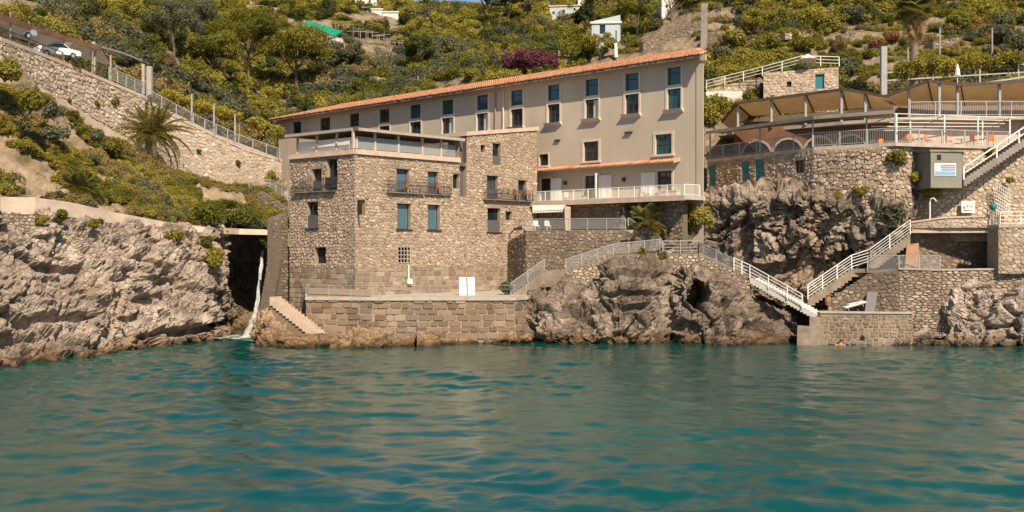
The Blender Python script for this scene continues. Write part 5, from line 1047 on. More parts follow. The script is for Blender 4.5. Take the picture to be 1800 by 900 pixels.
railing('canopy_railing', 'pale panel railing under the grey canopy', [P(192, 140, 119), P(222, 153, 121.4), P(252, 166, 124)], 1.3, 1.5, 'bars', 'rail_paint', pr=.06)
railing('hill_path_railing', 'long grey railing on the wall descending behind the palm', [P(258, 178, 124), P(310, 206, 126), P(340, 222, 127.5), P(380, 240, 129.5), P(420, 258, 131.5), P(492, 282, 135)], 1.4, 2.0, 'bars', 'rail_paint', pr=.05)
wall_line('palm_wall', 'pale rubble wall below the long railing right of the palm', [(XA(258, 124.2), 124.2, ZA(240, 124), ZA(180, 124)), (XA(310, 126), 126, ZA(310, 126), ZA(208, 126)), (XA(380, 129.5), 129.5, ZA(345, 129.5), ZA(242, 129.5)), (XA(432, 132), 132, ZA(350, 132), ZA(265, 132)), (XA(495, 135.4), 135.4, ZA(360, 135), ZA(284, 135))], 'rubble_light', 'mortar_light', 1.2, .55, .4, coping='coping')
one('path_behind', 'path_stone', None, lambda m: m.slab([P(258, 177, 124.6), P(380, 239, 130), P(495, 282, 136), P(495, 280, 142), P(380, 236, 136), P(258, 174, 131)], .4), kind='structure')
for px, y0, y1, Y in [(337, 220, 165, 127.8), (376, 238, 182, 129.8), (413, 255, 200, 131.6)]: one('steel_pole', 'rail_paint', None, lambda m: (m.tube([P(px, y0, Y), P(px, y1, Y)], [.12, .09], 8), m.tube([P(px, y0, Y), P(px, y0-3, Y)], .2, 8)), label='slim grey steel pole standing at the long railing behind the palm', cat='pole', group='steel poles along the long railing')
# cars under the shelter
def car(p, rz, mat, label):
    r = thing('parked_car', label, 'car', p); o = Vector(p); c, s = math.cos(rz), math.sin(rz)
    def put(m, name, mt, par=None, sm=False): m.v = [(o.x+x*c-y*s, o.y+x*s+y*c, o.z+z_) for x, y, z_ in m.v]; return m.build(name, mt, par or r, sm)
    prof = [(-2.0, .35), (2.05, .35), (2.1, .7), (1.9, .85), (1.0, .95), (-1.8, .98), (-2.05, .8)]
    m = MB(); m.hexa([(x, -.82, z_) for x, z_ in prof], [(x, .82, z_) for x, z_ in prof]); put(m, 'body', mat)
    cab = [(1.1, .95), (.45, 1.42), (-1.1, 1.45), (-1.8, .98)]; m = MB(); m.hexa([(x, -.72, z_) for x, z_ in cab], [(x, .72, z_) for x, z_ in cab]); cb2 = put(m, 'cabin', mat)
    g2 = [(.95, .99), (.4, 1.36), (-1.05, 1.38), (-1.55, 1.0)]
    for y0, y1 in ((-.735, -.722), (.722, .735)): m = MB(); m.hexa([(x, y0, z_) for x, z_ in g2], [(x, y1, z_) for x, z_ in g2]); put(m, 'side_window', 'glass_dark', cb2)
    for x in (-1.25, 1.3):
        for y in (-.84, .64): m = MB(); m.tube([(x, y, .31), (x, y+.2, .31)], .31, 14); w = put(m, 'wheel', 'tyre'); m = MB(); m.tube([(x, y-.01, .31), (x, y+.21, .31)], .18, 10); put(m, 'rim', 'car_silver', w)
    for y in (-.6, .45): m = MB(); m.box(2.02, 2.12, y, y+.16, .62, .74); put(m, 'headlight', 'white_paint')
car(P(2, 60, 103)+Vector((0, 2, .0)), R(40), 'car_silver', 'silver grey car parked under the rusty shelter at the frame edge')
car(P(88, 97, 110)+Vector((0, 1.6, -.05)), R(42), 'car_white', 'white car parked under the rusty shelter above the stone wall')
# ------------------------------------------------------------------ waterfall
wf = thing('waterfall', 'narrow white waterfall dropping through the dark gorge into the sea', 'waterfall', P(438, 603, 98))
path = [(462, 440, 107.2), (459, 470, 106.4), (455, 510, 105.2), (450, 545, 103.6), (441, 572, 101), (432, 592, 98.6), (429, 606, 97.4)]
wd = [.2, .24, .26, .3, .4, .6, .8]
for j in range(3):
    def f(m):
        n = 30; A = catmull(np.array([list(P(*q)) for q in path]), n); ww = np.interp(np.linspace(0, 6, n), range(7), wd)*(1-.18*j); pr = []
        for i in range(n):
            for k in range(6): t = k/5*2-1; pr.append(tuple(A[i]+np.array([t*ww[i]*.6+.05*math.sin(i*1.7+j), -.16*(1-t*t)-.12*j+.06*math.sin(k*2.3+i*.9+j*2), 0])))
        b = len(m.v); m.v += pr; m.f += [(b+i*6+k, b+i*6+k+1, b+i*6+k+7, b+i*6+k+6) for i in range(n-1) for k in range(5)]
    one('water_strand', 'falling_water', wf, f, smooth=True)
def f(m):
    n, k = 26, 6; c = P(420, 604, 96.5)
    for i in range(k+1):
        for j in range(n): a = 2*math.pi*j/n; r = i/k; m.v.append((c.x+r*(4.2 if math.cos(a) < 0 else 2.0)*math.cos(a), c.y+r*1.9*math.sin(a), .16+.05*math.sin(j*2.1+i)*r))
    m.f += [(i*n+j, i*n+(j+1) % n, (i+1)*n+(j+1) % n, (i+1)*n+j) for i in range(k) for j in range(n)]
one('foam', 'foam', wf, f)

# ------------------------------------------------------------------ foliage meshes
def leaf_cloud(name, lobes, n, size, mat, flat=.5, seed=0, squash=1.0):
    """many leaf-sized faces spread through lobes (x, y, z, r)"""
    g = np.random.default_rng(seed); w = np.array([l[3]**2 for l in lobes]); pick = g.choice(len(lobes), n, p=w/w.sum()); L = np.array(lobes)[pick]
    d = g.normal(size=(n, 3)); d /= np.linalg.norm(d, axis=1, keepdims=True); r = L[:, 3]*(.5+.55*g.random(n)**.6+.35*(g.random(n) < .12)*g.random(n)); c = L[:, :3]+d*r[:, None]*np.array([1, 1, squash])
    nrm = d*.8+g.normal(size=(n, 3))*.6+np.array([0, 0, flat]); nrm /= np.linalg.norm(nrm, axis=1, keepdims=True)
    a = np.cross(nrm, g.normal(size=(n, 3))); a /= np.linalg.norm(a, axis=1, keepdims=True); b = np.cross(nrm, a); s = size*(.6+.8*g.random(n))[:, None]
    v = np.stack([c-a*s, c-b*s*.55+nrm*s*.1, c+a*s, c+b*s*.55+nrm*s*.1], 1).reshape(-1, 3)
    me = bpy.data.meshes.new(name); f = np.arange(4*n).reshape(n, 4); me.vertices.add(4*n); me.vertices.foreach_set('co', v.astype(np.float32).ravel())
    me.loops.add(4*n); me.loops.foreach_set('vertex_index', f.astype(np.int32).ravel()); me.polygons.add(n); me.polygons.foreach_set('loop_start', np.arange(0, 4*n, 4, dtype=np.int32)); me.update(calc_edges=True)
    me.materials.append(MATS[mat]); return me
def lobes(k, R_, seed, flat=.75):
    g = random.Random(seed); o = []
    for i in range(k): a = g.uniform(0, 6.28); r = R_*g.uniform(.1, .75); o.append((r*math.cos(a), r*math.sin(a), R_*flat*g.uniform(.3, 1.1), R_*g.uniform(.28, .5)))
    return o
SRC = bpy.data.collections.new('scrub_sources')      # not linked to the scene: only instanced
kinds = [('leaf_green', 8), ('leaf_green', 11), ('leaf_yellow', 8), ('leaf_yellow', 10), ('leaf_olive', 8), ('leaf_dark', 9), ('leaf_dry', 6), ('leaf_green', 7)]
for i, (mt, kk) in enumerate(kinds):
    o = bpy.data.objects.new('scrub_%d' % i, leaf_cloud('scrub', lobes(kk+3, 1.0, 30+i, .7), 1500, .088, mt, seed=i)); SRC.objects.link(o)
def scatter(name, pts, scl, idx, label, cat):
    me = bpy.data.meshes.new(name); me.from_pydata(pts.tolist(), [], []); o = newobj(name, me, None); setp(o, label, cat, kind='stuff')
    at = me.attributes.new('scl', 'FLOAT_VECTOR', 'POINT'); at.data.foreach_set('vector', scl.astype(np.float32).ravel())
    rot = np.stack([RNG.uniform(-.2, .2, len(pts)), RNG.uniform(-.2, .2, len(pts)), RNG.uniform(0, 6.28, len(pts))], 1); at = me.attributes.new('rot', 'FLOAT_VECTOR', 'POINT'); at.data.foreach_set('vector', rot.astype(np.float32).ravel())
    at = me.attributes.new('idx', 'INT', 'POINT'); at.data.foreach_set('value', idx.astype(np.int32))
    ng = bpy.data.node_groups.new(name, 'GeometryNodeTree'); ng.interface.new_socket('Geometry', in_out='INPUT', socket_type='NodeSocketGeometry'); ng.interface.new_socket('Geometry', in_out='OUTPUT', socket_type='NodeSocketGeometry')
    a = ng.nodes.new('NodeGroupInput'); z_ = ng.nodes.new('NodeGroupOutput'); ip = ng.nodes.new('GeometryNodeInstanceOnPoints'); ci = ng.nodes.new('GeometryNodeCollectionInfo')
    ci.inputs['Collection'].default_value = SRC; ci.inputs['Separate Children'].default_value = True; ci.inputs['Reset Children'].default_value = True; ip.inputs['Pick Instance'].default_value = True
    def att(nm, t): q = ng.nodes.new('GeometryNodeInputNamedAttribute'); q.data_type = t; q.inputs[0].default_value = nm; return q.outputs[0]
    L = ng.links.new; L(a.outputs[0], ip.inputs['Points']); L(ci.outputs[0], ip.inputs['Instance']); L(att('idx', 'INT'), ip.inputs['Instance Index']); L(att('scl', 'FLOAT_VECTOR'), ip.inputs['Scale']); 
    er = ng.nodes.new('FunctionNodeEulerToRotation'); L(att('rot', 'FLOAT_VECTOR'), er.inputs[0]); L(er.outputs[0], ip.inputs['Rotation']); L(ip.outputs[0], z_.inputs[0])
    md = o.modifiers.new('scatter', 'NODES'); md.node_group = ng; return o
CLEAR = [(526, 588, 36, 70), (628, 702, 14, 32), (966, 1030, 10, 28), (1040, 1090, 42, 82), (1128, 1188, 0, 26), (590, 690, 60, 96), (1130, 1232, 46, 84), (1240, 1305, 40, 74)]      # ground kept open in front of houses and walls
# hillside scrub: terraces of bushes, denser in bands
n = 17000; Yh = 108+(335-108)*RNG.random(n)**1.25; Ph = RNG.uniform(-150, 1950, n); Xh = (Ph-900)*Yh/FP
y0 = np.interp(Ph, _px, _y0); keep = Yh > y0-1
pt = np.stack([Xh, Yh, 0*Xh], 1); dens = fbm(pt/14, 3, 200)
keep &= dens > -.5
Zh = hill(Xh, Yh); PYh = YH-(Zh+.9-HC)*FP/Yh
for a, b, c, d in CLEAR: keep &= ~((Ph > a-9) & (Ph < b+9) & (PYh > c+1) & (PYh < d+7))
pt = pt[keep]; dens = dens[keep]; pt[:, 2] = hill(pt[:, 0], pt[:, 1])-.35
q = fbm(pt/26, 3, 300)+RNG.normal(0, .28, len(pt)); q += np.where(pt[:, 0]/pt[:, 1] > .17, -.1, 0)
idx = np.select([q < -.85, q < -.35, q < .05, q < .4, q < .75], [6, 4, 0, 2, 3], 5); idx = np.where((idx == 0) & (RNG.random(len(pt)) < .5), 1, idx); idx = np.where(RNG.random(len(pt)) < .08, 5, idx)
s0 = RNG.uniform(.8, 2.0, len(pt))*np.interp(pt[:, 1], [110, 330], [.85, 1.45]); scl = np.stack([s0, s0, s0*RNG.uniform(.7, 1.25, len(pt))], 1)
n2 = 4200; Y2 = RNG.uniform(114, 215, n2); P2 = RNG.uniform(1225, 1960, n2); X2 = (P2-900)*Y2/FP; k2 = Y2 > np.interp(P2, _px, _y0)+1; X2, Y2 = X2[k2], Y2[k2]
p2 = np.stack([X2, Y2, hill(X2, Y2)-.2], 1); g2 = fbm(p2/9, 3, 320)+RNG.normal(0, .3, len(p2)); i2 = np.select([g2 < -.35, g2 < -.1, g2 < .2, g2 < .5], [6, 4, 0, 2], 3); s2 = RNG.uniform(.45, 1.15, len(p2))
pt = np.concatenate([pt, p2]); scl = np.concatenate([scl, np.stack([s2, s2, s2*.85], 1)]); idx = np.concatenate([idx, i2])
scatter('hillside_scrub', pt, scl, idx, 'dense green and yellow scrub covering the terraced hillside', 'scrub')
# scrub on the left slope
A = catmull(np.array([[P(*q) for q in row] for row in NET_SLOPE]), 90); A = catmull(A.swapaxes(0, 1), 200).swapaxes(0, 1)
m = 2600; iu = RNG.integers(45, 190, m); iv = (RNG.random(m)*62+2).astype(int); pt = A[iv, iu]; d = fbm(pt/4.5, 3, 400)+.0025*(iu-90); kp = d > -.1
pt = pt[kp]-np.array([0, 0, .15]); q = fbm(pt/6, 2, 410)+RNG.normal(0, .25, len(pt)); idx = np.select([q < -.35, q < -.1, q < .25, q < .5], [6, 4, 2, 3], 0); s0 = RNG.uniform(.35, .95, len(pt)); scatter('slope_scrub', pt, np.stack([s0, s0, s0*.8], 1), idx, 'low yellow green scrub on the slope above the left cliff', 'scrub')

# ------------------------------------------------------------------ single trees and shrubs
def shrub(p, r, mat, label, group=None, n=1400, seed=0, h=.8, cat='shrub', name='shrub', leaf=.11):
    t = thing(name, label, cat, p, group); L = [(x*r, y*r, z_*r+.1*r, q*r) for x, y, z_, q in lobes(10, 1.0, seed, h)]
    me = leaf_cloud('foliage', L, n, leaf*max(.6, r**.55), mat, seed=seed); newobj('foliage', me, None, t)
    def f(m):
        for k in range(4): x, y, z_, q = L[k]; m.tube([(p[0], p[1], p[2]-.15), (p[0]+x*.5, p[1]+y*.5, p[2]+z_*.5), (p[0]+x, p[1]+y, p[2]+z_)], [.06*r, .04*r, .02*r], 5)
    one('stem', 'bark', t, f); return t
def tree(p, h, r, mat, label, name='tree', lob=26, n=7000, seed=0, flat=.45, trunk=.55, leaf=.17, group=None, lean=(0, 0)):
    t = thing(name, label, 'tree', p, group); g = random.Random(seed); zb = h*trunk; L = []
    for i in range(lob):
        a = g.uniform(0, 6.28); rr = r*math.sqrt(g.random())*.85; zt = zb+(h-zb)*(1-(rr/r)**2*.6)*g.uniform(.45, 1)
        L.append((rr*math.cos(a)+lean[0], rr*math.sin(a)+lean[1], zt, r*g.uniform(.17, .3)))
    newobj('crown', leaf_cloud('crown', L, n, leaf, mat, seed=seed, squash=.7), None, t)
    def f(m):
        o = Vector(p); top = Vector((lean[0]*.6, lean[1]*.6, zb))
        m.tube([o+Vector((0, 0, -.4)), o+top*.35+Vector((.1, 0, 0)), o+top*.7, o+top], [.05*h*.62, .04*h*.6, .03*h*.6, .024*h*.6], 8)
        for k in range(9): q = Vector(L[k][:3]); s_ = o+top*g.uniform(.6, 1); m.tube([s_, s_.lerp(o+q, .5)+Vector((0, 0, .2)), o+q], [.02*h*.6, .013*h*.6, .006*h*.6], 6)
    one('trunk', 'bark', t, f); return t
B = on_hill(520, 168); tree(B, 11.5, 6.6, 'leaf_pine', 'broad umbrella pine with bare dark trunk behind the railing poles', 'pine_tree', 46, 15000, 1, trunk=.40, leaf=.17)
B = on_hill(435, 152); tree(B, 13.0, 7.0, 'leaf_pine', 'umbrella pine with forked trunk left of the broad pine', 'pine_tree', 48, 16000, 2, trunk=.42, leaf=.17)
B = on_hill(380, 140); tree(B, 8.0, 4.6, 'leaf_green', 'dense green tree beside the forked pine', 'tree', 28, 8000, 13, trunk=.25, leaf=.16)
B = on_hill(305, 105); tree(B, 8.5, 4.6, 'leaf_olive', 'tall silvery olive tree above the road canopy', 'olive_tree', 30, 9000, 3, trunk=.3, leaf=.14)
B = on_hill(345, 75); tree(B, 8.0, 4.4, 'leaf_olive', 'silvery olive tree upslope of the tall olive', 'olive_tree', 28, 8000, 4, trunk=.3, leaf=.14)
B = on_hill(610, 130); tree(B, 6.5, 3.6, 'leaf_olive', 'grey olive tree right of the broad pine', 'olive_tree', 24, 6000, 5, trunk=.25, leaf=.14)
B = on_hill(735, 120); tree(B, 5.5, 3.4, 'leaf_dark', 'dark round tree on the middle of the hillside', 'tree', 20, 5000, 6, trunk=.2, leaf=.16)
B = on_hill(1120, 72); tree(B, 7.5, 4.2, 'leaf_green', 'round green tree in front of the pale blue house', 'tree', 26, 7000, 7, trunk=.25, leaf=.16)
B = on_hill(1055, 108); tree(B, 4.0, 2.8, 'leaf_yellow', 'yellow green bush tree behind the tiled roof by the banner', 'tree', 20, 4500, 8, trunk=.2, leaf=.14)
B = on_hill(1335, 80); tree(B, 4.8, 3.0, 'leaf_yellow', 'yellow green lemon tree above the small stone house', 'lemon_tree', 20, 5000, 9, trunk=.25, leaf=.13)
B = on_hill(1030, 60); tree(B, 5, 2.6, 'leaf_dark', 'dark tree left of the pale blue house', 'tree', 18, 4000, 10, trunk=.2, leaf=.16)
B = on_hill(1180, 42); tree(B, 7, 3.6, 'leaf_yellow', 'light green tree below the white house on the ridge', 'tree', 22, 5500, 12, trunk=.25, leaf=.17)
for px, py, h, r, mt, lb in [(855, 38, 12, 3.2, 'leaf_dark', 'tall dark tree standing alone on the skyline'), (893, 45, 9, 4.2, 'leaf_dark', 'spreading dark tree beside the tall skyline tree'), (925, 40, 8, 4, 'leaf_green', 'green tree left of the ridge house with arched windows'), (800, 26, 3.5, 1.5, 'leaf_dark', 'small dark shrub tree on the bare skyline'), (748, 22, 4, 1.8, 'leaf_dark', 'little dark cypress on the left skyline'), (1065, 22, 8, 4, 'leaf_green', 'green tree between the two ridge houses')]:
    B = on_hill(px, py); tree(B, h, r, mt, lb, 'skyline_tree', 16, 3000, px, trunk=.2, leaf=.24)
# bushes with a place of their own
for px, py, Y, r, mt, lb in [(1577, 290, 94.2, 1.05, 'leaf_green', 'round green bush hanging on the rubble wall below the restaurant railing'), (1236, 402, 101.2, 1.7, 'leaf_yellow', 'yellow green bush on the rock right of the shaded terrace'), (1210, 405, 101.4, 1.1, 'leaf_green', 'darker green bush beside the yellow green bush on the rock'),
    (1568, 392, 94.0, 1.3, 'leaf_olive', 'grey green prickly bush on the rock below the hut'), (1512, 345, 95.2, .7, 'leaf_yellow', 'yellow tuft on the tall sunlit rubble wall'), (1470, 350, 96.2, .5, 'leaf_yellow', 'small yellow tuft at the foot of the rubble wall corner'), (1612, 322, 95.0, .7, 'leaf_yellow', 'yellow plant at the left foot of the hut'), (1665, 328, 95.0, .7, 'leaf_yellow', 'yellow green plant under the hut sign'), (1640, 350, 95.4, .8, 'leaf_dry', 'dry yellow plant behind the shower pipe'),
    (1775, 322, 94.4, .4, 'leaf_yellow', 'small yellow plant on the rubble wall above the lattice'), (1735, 275, 96.6, .7, 'leaf_green', 'green plant behind the white stair railing'), (1300, 352, 102, .8, 'leaf_dry', 'reddish dry shrub on the rock at the base wall'), (52, 198, 92.5, 1.5, 'leaf_green', 'round dark green shrub on the left slope under the ramp'), (95, 210, 96, 1.1, 'leaf_olive', 'olive shrub beside the round shrub on the left slope'),
    (8, 140, 92.5, 1.5, 'leaf_green', 'dark shrub at the top of the left slope'), (90, 260, 97, 1.5, 'leaf_olive', 'prickly pear like grey shrub in the middle of the left slope'), (205, 272, 106.5, 1.2, 'leaf_green', 'green shrub by the foot of the ramp below the palm'), (175, 250, 104, .9, 'leaf_olive', 'small olive shrub on the edge of the ramp'), (365, 395, 99, 1.5, 'leaf_green', 'green shrub hanging over the cliff edge left of the waterfall'), (405, 405, 103.4, 1.6, 'leaf_green', 'mossy green shrub over the dark gorge'), (375, 470, 96.0, 1.3, 'leaf_yellow', 'yellow green moss cushion on the cliff left of the gorge'), (362, 440, 96.6, 1.0, 'leaf_green', 'green cushion plant under the shrub at the cliff edge'), (435, 412, 105.4, 1.2, 'leaf_dark', 'dark ivy hanging above the waterfall'), (462, 430, 105.6, .7, 'leaf_green', 'green ferns at the lip of the waterfall'),
    (76, 395, 81.6, .55, 'leaf_yellow', 'yellow tuft on the cliff under the parapet'), (110, 388, 83.5, .6, 'leaf_green', 'green tuft on the cliff under the parapet'), (165, 400, 86, .5, 'leaf_green', 'little green plant in a cliff crack below the parapet'), (310, 425, 93.6, .8, 'leaf_yellow', 'yellow cushion plant high on the cliff face'), (120, 180, 111.9, .35, 'leaf_green', 'small green plant growing out of the pale road wall'), (168, 188, 116.4, .45, 'leaf_green', 'green plant on the road wall left of the palm'), (200, 184, 119.3, .7, 'leaf_green', 'leafy green plant hanging on the road wall above the palm'), (418, 290, 131.3, .4, 'leaf_olive', 'olive plant growing out of the palm wall'), (350, 268, 127.9, .3, 'leaf_green', 'green plant on the palm wall beside the palm'), (478, 320, 124, .9, 'leaf_yellow', 'yellow plant at the left foot of the long building'),
    (890, 515, 98, .8, 'leaf_olive', 'grey plant on the rock at the foot of the quay stairs'), (1130, 448, 97, .5, 'leaf_yellow', 'yellow grass tuft on top of the big grey rocks'), (1165, 455, 96.6, .5, 'leaf_green', 'green tuft on top of the big grey rocks')]:
    shrub(P(px, py, Y), r, mt, lb, seed=px, n=int(700+700*r))
for i, (px, py, r) in enumerate([(900, 134, 1.6), (925, 130, 1.8), (948, 127, 1.5), (965, 130, 1.2)]): shrub(on_hill(px, py)+Vector((0, -3, 0)), r*1.25, 'flower_purple', 'purple bougainvillea bush behind the tiled roof', 'purple bougainvillea behind the roof', n=1800, seed=60+i, name='bougainvillea')
for i, (px, py, Y, r) in enumerate([(1470, 100, 0, 1.1), (1540, 85, 0, 1.1), (1568, 78, 0, 1.2), (1495, 118, 0, .8), (1460, 138, 0, .6), (1717, 48, 0, .9), (1515, 150, 0, .6)]): shrub(on_hill(px, py)+Vector((0, -.3, -.2)), r, 'flower_pink', 'pink flowering bush on the slope above the restaurant', 'pink bushes above the restaurant', n=900, seed=80+i, name='flowering_bush')
for i, (px, py, r) in enumerate([(1350, 95, 2.0), (1290, 95, 2.0), (1262, 118, 1.8), (1410, 95, 1.8), (1450, 60, 2.0), (1500, 45, 2.2), (1690, 55, 2.2), (1740, 40, 2.4), (1770, 85, 2.0)]): shrub(on_hill(px, py), r, ['leaf_green', 'leaf_yellow', 'leaf_olive'][i % 3], 'large %s bush on the terraces above the restaurant' % ['dark green', 'yellow green', 'grey green'][i % 3], 'large bushes above the restaurant', n=2200, seed=120+i)
# vines over the trellis on the right
for i, px in enumerate(range(1590, 1800, 24)): shrub(P(px, 135-.1*(px-1590)+random.uniform(-4, 4), 111), 1.25, 'leaf_yellow' if i % 2 else 'leaf_green', '%s vine clump trained over the trellis behind the upper canopy' % ('yellowish' if i % 2 else 'dark green'), 'vine clumps on the trellis', n=1100, seed=150+i, name='vine')
vp = thing('vine_pergola', 'dense yellow green vine roof over the path behind the steel poles', 'vines', P(370, 236, 133))
LV = []
for k in range(60):
    t = random.random(); q = P(268+225*t, 158+72*t, 130+11*t)+Vector((random.uniform(-1, 1), random.uniform(-.3, 4.5), random.uniform(-.25, .35))); LV.append((*(q-vp.location), random.uniform(.5, .95)))
newobj('vine_leaves', leaf_cloud('vine_leaves', LV, 9000, .16, 'leaf_yellow', seed=5, squash=.6), None, vp)
for t in (.05, .35, .65, .95): b = P(268+225*t, 185+72*t, 133+11*t); one('post', 'grey_wood', vp, lambda m: m.bar(b+Vector((0, 2, -1.5)), b+Vector((0, 2, 2.0)), .12))
# date palm on the ramp
def frond_mesh(L=3.4, seed=0, droop=.5):
    g = random.Random(seed); m = MB(); n = 22
    pts = [Vector((L*t, 0, L*(.45*t-droop*1.35*t*t))) for t in [i/n for i in range(n+1)]]; m.tube(pts, [.045*(1-.8*i/n) for i in range(n+1)], 4)
    for i in range(3, n+1):
        p = pts[i]; t = i/n; ll = (.75*math.sin(math.pi*min(1, t*.85+.12))+.12)*g.uniform(.85, 1.1)
        for sgn in (-1, 1):
            for dd in (0, .5):
                q = p.lerp(pts[max(0, i-1)], dd); d = Vector((.55, sgn*.8, -.12+g.uniform(-.15, .15))).normalized(); e = q+d*ll+Vector((0, 0, -.18*ll)); w = Vector((.035, 0, .02)); m.quad(q-w, q+d*ll*.5+w*1.2, e, q+d*ll*.5-w*1.2)
    me = bpy.data.meshes.new('frond'); me.from_pydata(m.v, [], m.f); me.materials.append(MATS['palm_leaf']); return me
def palm(p, h, L, nf, label, name='date_palm', group=None, r0=.42):
    t = thing(name, label, 'palm tree', p, group); o = Vector(p); one('trunk', 'palm_bark', t, lambda m: m.tube([o+Vector((0, 0, -.4)), o+Vector((0, 0, h*.5)), o+Vector((0, 0, h))], [r0*1.15, r0, r0*.9], 10))
    ms = [frond_mesh(L, k, [.32, .5, .7][k]) for k in range(3)]
    for k in range(nf):
        e = k/nf; me = ms[0 if e < .35 else 1 if e < .7 else 2]; f = bpy.data.objects.new('frond', me); COL.objects.link(f); f.parent = t; f.location = (0, 0, h-.05)
        f.rotation_euler = (random.uniform(-.25, .25), R(-62+95*e)+random.uniform(-.12, .12), k*2.399+random.uniform(-.2, .2)); s_ = random.uniform(.85, 1.1); f.scale = (s_,)*3
    one('dead_skirt', 'dead_frond', t, lambda m: [m.quad(o+Vector((r0*.8*math.cos(a), r0*.8*math.sin(a), h-.1)), o+Vector((r0*1.6*math.cos(a-.1), r0*1.6*math.sin(a-.1), h-.3)), o+Vector((r0*2.3*math.cos(a), r0*2.3*math.sin(a), h-.75)), o+Vector((r0*1.6*math.cos(a+.1), r0*1.6*math.sin(a+.1), h-.35))) for a in [i*.26 for i in range(24)]])
    return t
palm(P(268, 272, 118), 2.0, 4.0, 60, 'short date palm with arching fronds beside the ramp')
palm(P(140, 345, 92), .5, 1.9, 34, 'low young palm growing on the slope above the parapet', 'young_palm', r0=.25)
palm(P(1142, 402, 101.5), .5, 2.0, 30, 'spiky young palm beside the shaded terrace', 'young_palm', r0=.22)
# tall fan palm with dead skirt
def fan_palm(px, py, Y, h, label):
    p = P(px, py, Y); o = Vector(p); t = thing('fan_palm', label, 'palm tree', p)
    one('trunk', 'palm_bark', t, lambda m: m.tube([o+Vector((0, 0, -1)), o+Vector((.05, 0, h*.5)), o+Vector((0, 0, h))], [.42, .34, .3], 10))
    m = MB(); n = 26
    for k in range(n):
        a = -1.25+2.5*k/(n-1); r = 1.9*(.75+.25*math.cos(a)); c = Vector((.7, 0, 0)); d = Vector((math.cos(a), math.sin(a), -.25-.15*abs(a))); w = Vector((-math.sin(a), math.cos(a), 0))*.055; m.quad(c, c+d*r*.55+w, c+d*r, c+d*r*.55-w)
    m.tube([(0, 0, 0), (.7, 0, 0)], .03, 4); me = bpy.data.meshes.new('frond'); me.from_pydata(m.v, [], m.f); me.materials.append(MATS['palm_leaf'])
    me2 = me.copy(); me2.materials.clear(); me2.materials.append(MATS['dead_frond'])
    for k in range(44): f = bpy.data.objects.new('frond', me); COL.objects.link(f); f.parent = t; f.location = (0, 0, h); f.rotation_euler = (random.uniform(-.4, .4), R(-70+120*k/44), k*2.399)
    for k in range(46): f = bpy.data.objects.new('dead_leaf', me2); COL.objects.link(f); f.parent = t; f.location = (0, 0, h-.3-2.2*k/46); f.rotation_euler = (random.uniform(-.3, .3), R(60+18*random.random()), k*2.399); f.scale = (.85,)*3
fan_palm(1607, 150, 112, 8.3, 'tall fan palm with a skirt of dead leaves behind the restaurant')

# ------------------------------------------------------------------ small stone house and walls above the restaurant
shh = thing('small_stone_house', 'small old stone house with railed ramp above the left restaurant canopy', 'house', P(1390, 205, 119))
hp = [(XA(1242, 123), 123), (XA(1336, 121), 121), (XA(1342, 119), 119), (XA(1474, 117), 117)]
tops = [ZA(158, 123), ZA(136, 121), ZA(128, 119), ZA(118, 117)]
for i in (0, 2):
    F = Frame(hp[i], Vector(hp[i+1])-Vector(hp[i])); L = (Vector(hp[i+1])-Vector(hp[i])).length; zt = (tops[i], tops[i+1]); zb = ZA(225, 118)
    ops = [F.rect(1330, 159, 1346, 170)] if i == 0 else [F.rect(1383, 143, 1391, 153), F.rect(1433, 130, 1449, 156)]
    ops = [o for o in ops if o[2] < L]
    def f(m):
        facade(m, F, L, zb, min(zt)-.1, ops, .3); m.hexa([F(0, 0, min(zt)-.1), F(L, 0, min(zt)-.1), F(L, -4, min(zt)-.1), F(0, -4, min(zt)-.1)], [F(0, 0, zt[0]), F(L, 0, zt[1]), F(L, -4, zt[1]), F(0, -4, zt[0])])
    w = one('wall', 'mortar_light', shh, f); put_stones(stones(F, L, (zb, zb), zt, ops, .42, .3), 'rubble_light', w)
    for o in ops: one('opening', 'teal_paint' if o[3]-o[1] > 1.2 else 'dark_inside', shh, lambda m: m.fbox(F, o[0], o[2], -.28, -.24, o[1], o[3]))
railing('house_railing', 'white three bar railing climbing along the top of the small stone house', [P(1242, 158, 123), P(1340, 134, 120), P(1410, 115, 118), P(1475, 117, 117)], 1.0, 2.2, 'lines', 'white_paint', rails=3, pr=.045)
rdw = thing('annex', 'cream rendered annex with red framed window beside the long building', 'building', P(1262, 230, 121))
FX = Frame((XA(1241, 121.4), 121.4), (1, -.1)); o = FX.rect(1243, 179, 1257, 213)
one('wall', 'house_white', rdw, lambda m: (facade(m, FX, FX.u(1305), 14, ZA(160, 121), [o], .25), m.fbox(FX, 0, FX.u(1305), -4, -.26, 14, ZA(160, 121)))); window(FX, o, rdw, frame='terracotta_wall', glass='glass_dark', rev=.2, mull=1, fw=.12)
one('parasol', 'off_white', None, lambda m: (m.tube([P(1420, 116, 117.5), P(1420, 96, 117.5)], .04, 6), m.tube([P(1420, 104, 117.5), P(1420, 95, 117.5)], [1.0, .05], 10)), label='small white parasol on top of the small stone house', cat='parasol')
one('parasol', 'off_white', None, lambda m: (m.tube([P(1683, 148, 109), P(1683, 112, 109)], .04, 6), m.tube([P(1683, 133, 109), P(1683, 122, 109), P(1683, 112, 109)], [.28, .2, .04], 10)), label='closed cream parasol behind the right upper canopy', cat='parasol')
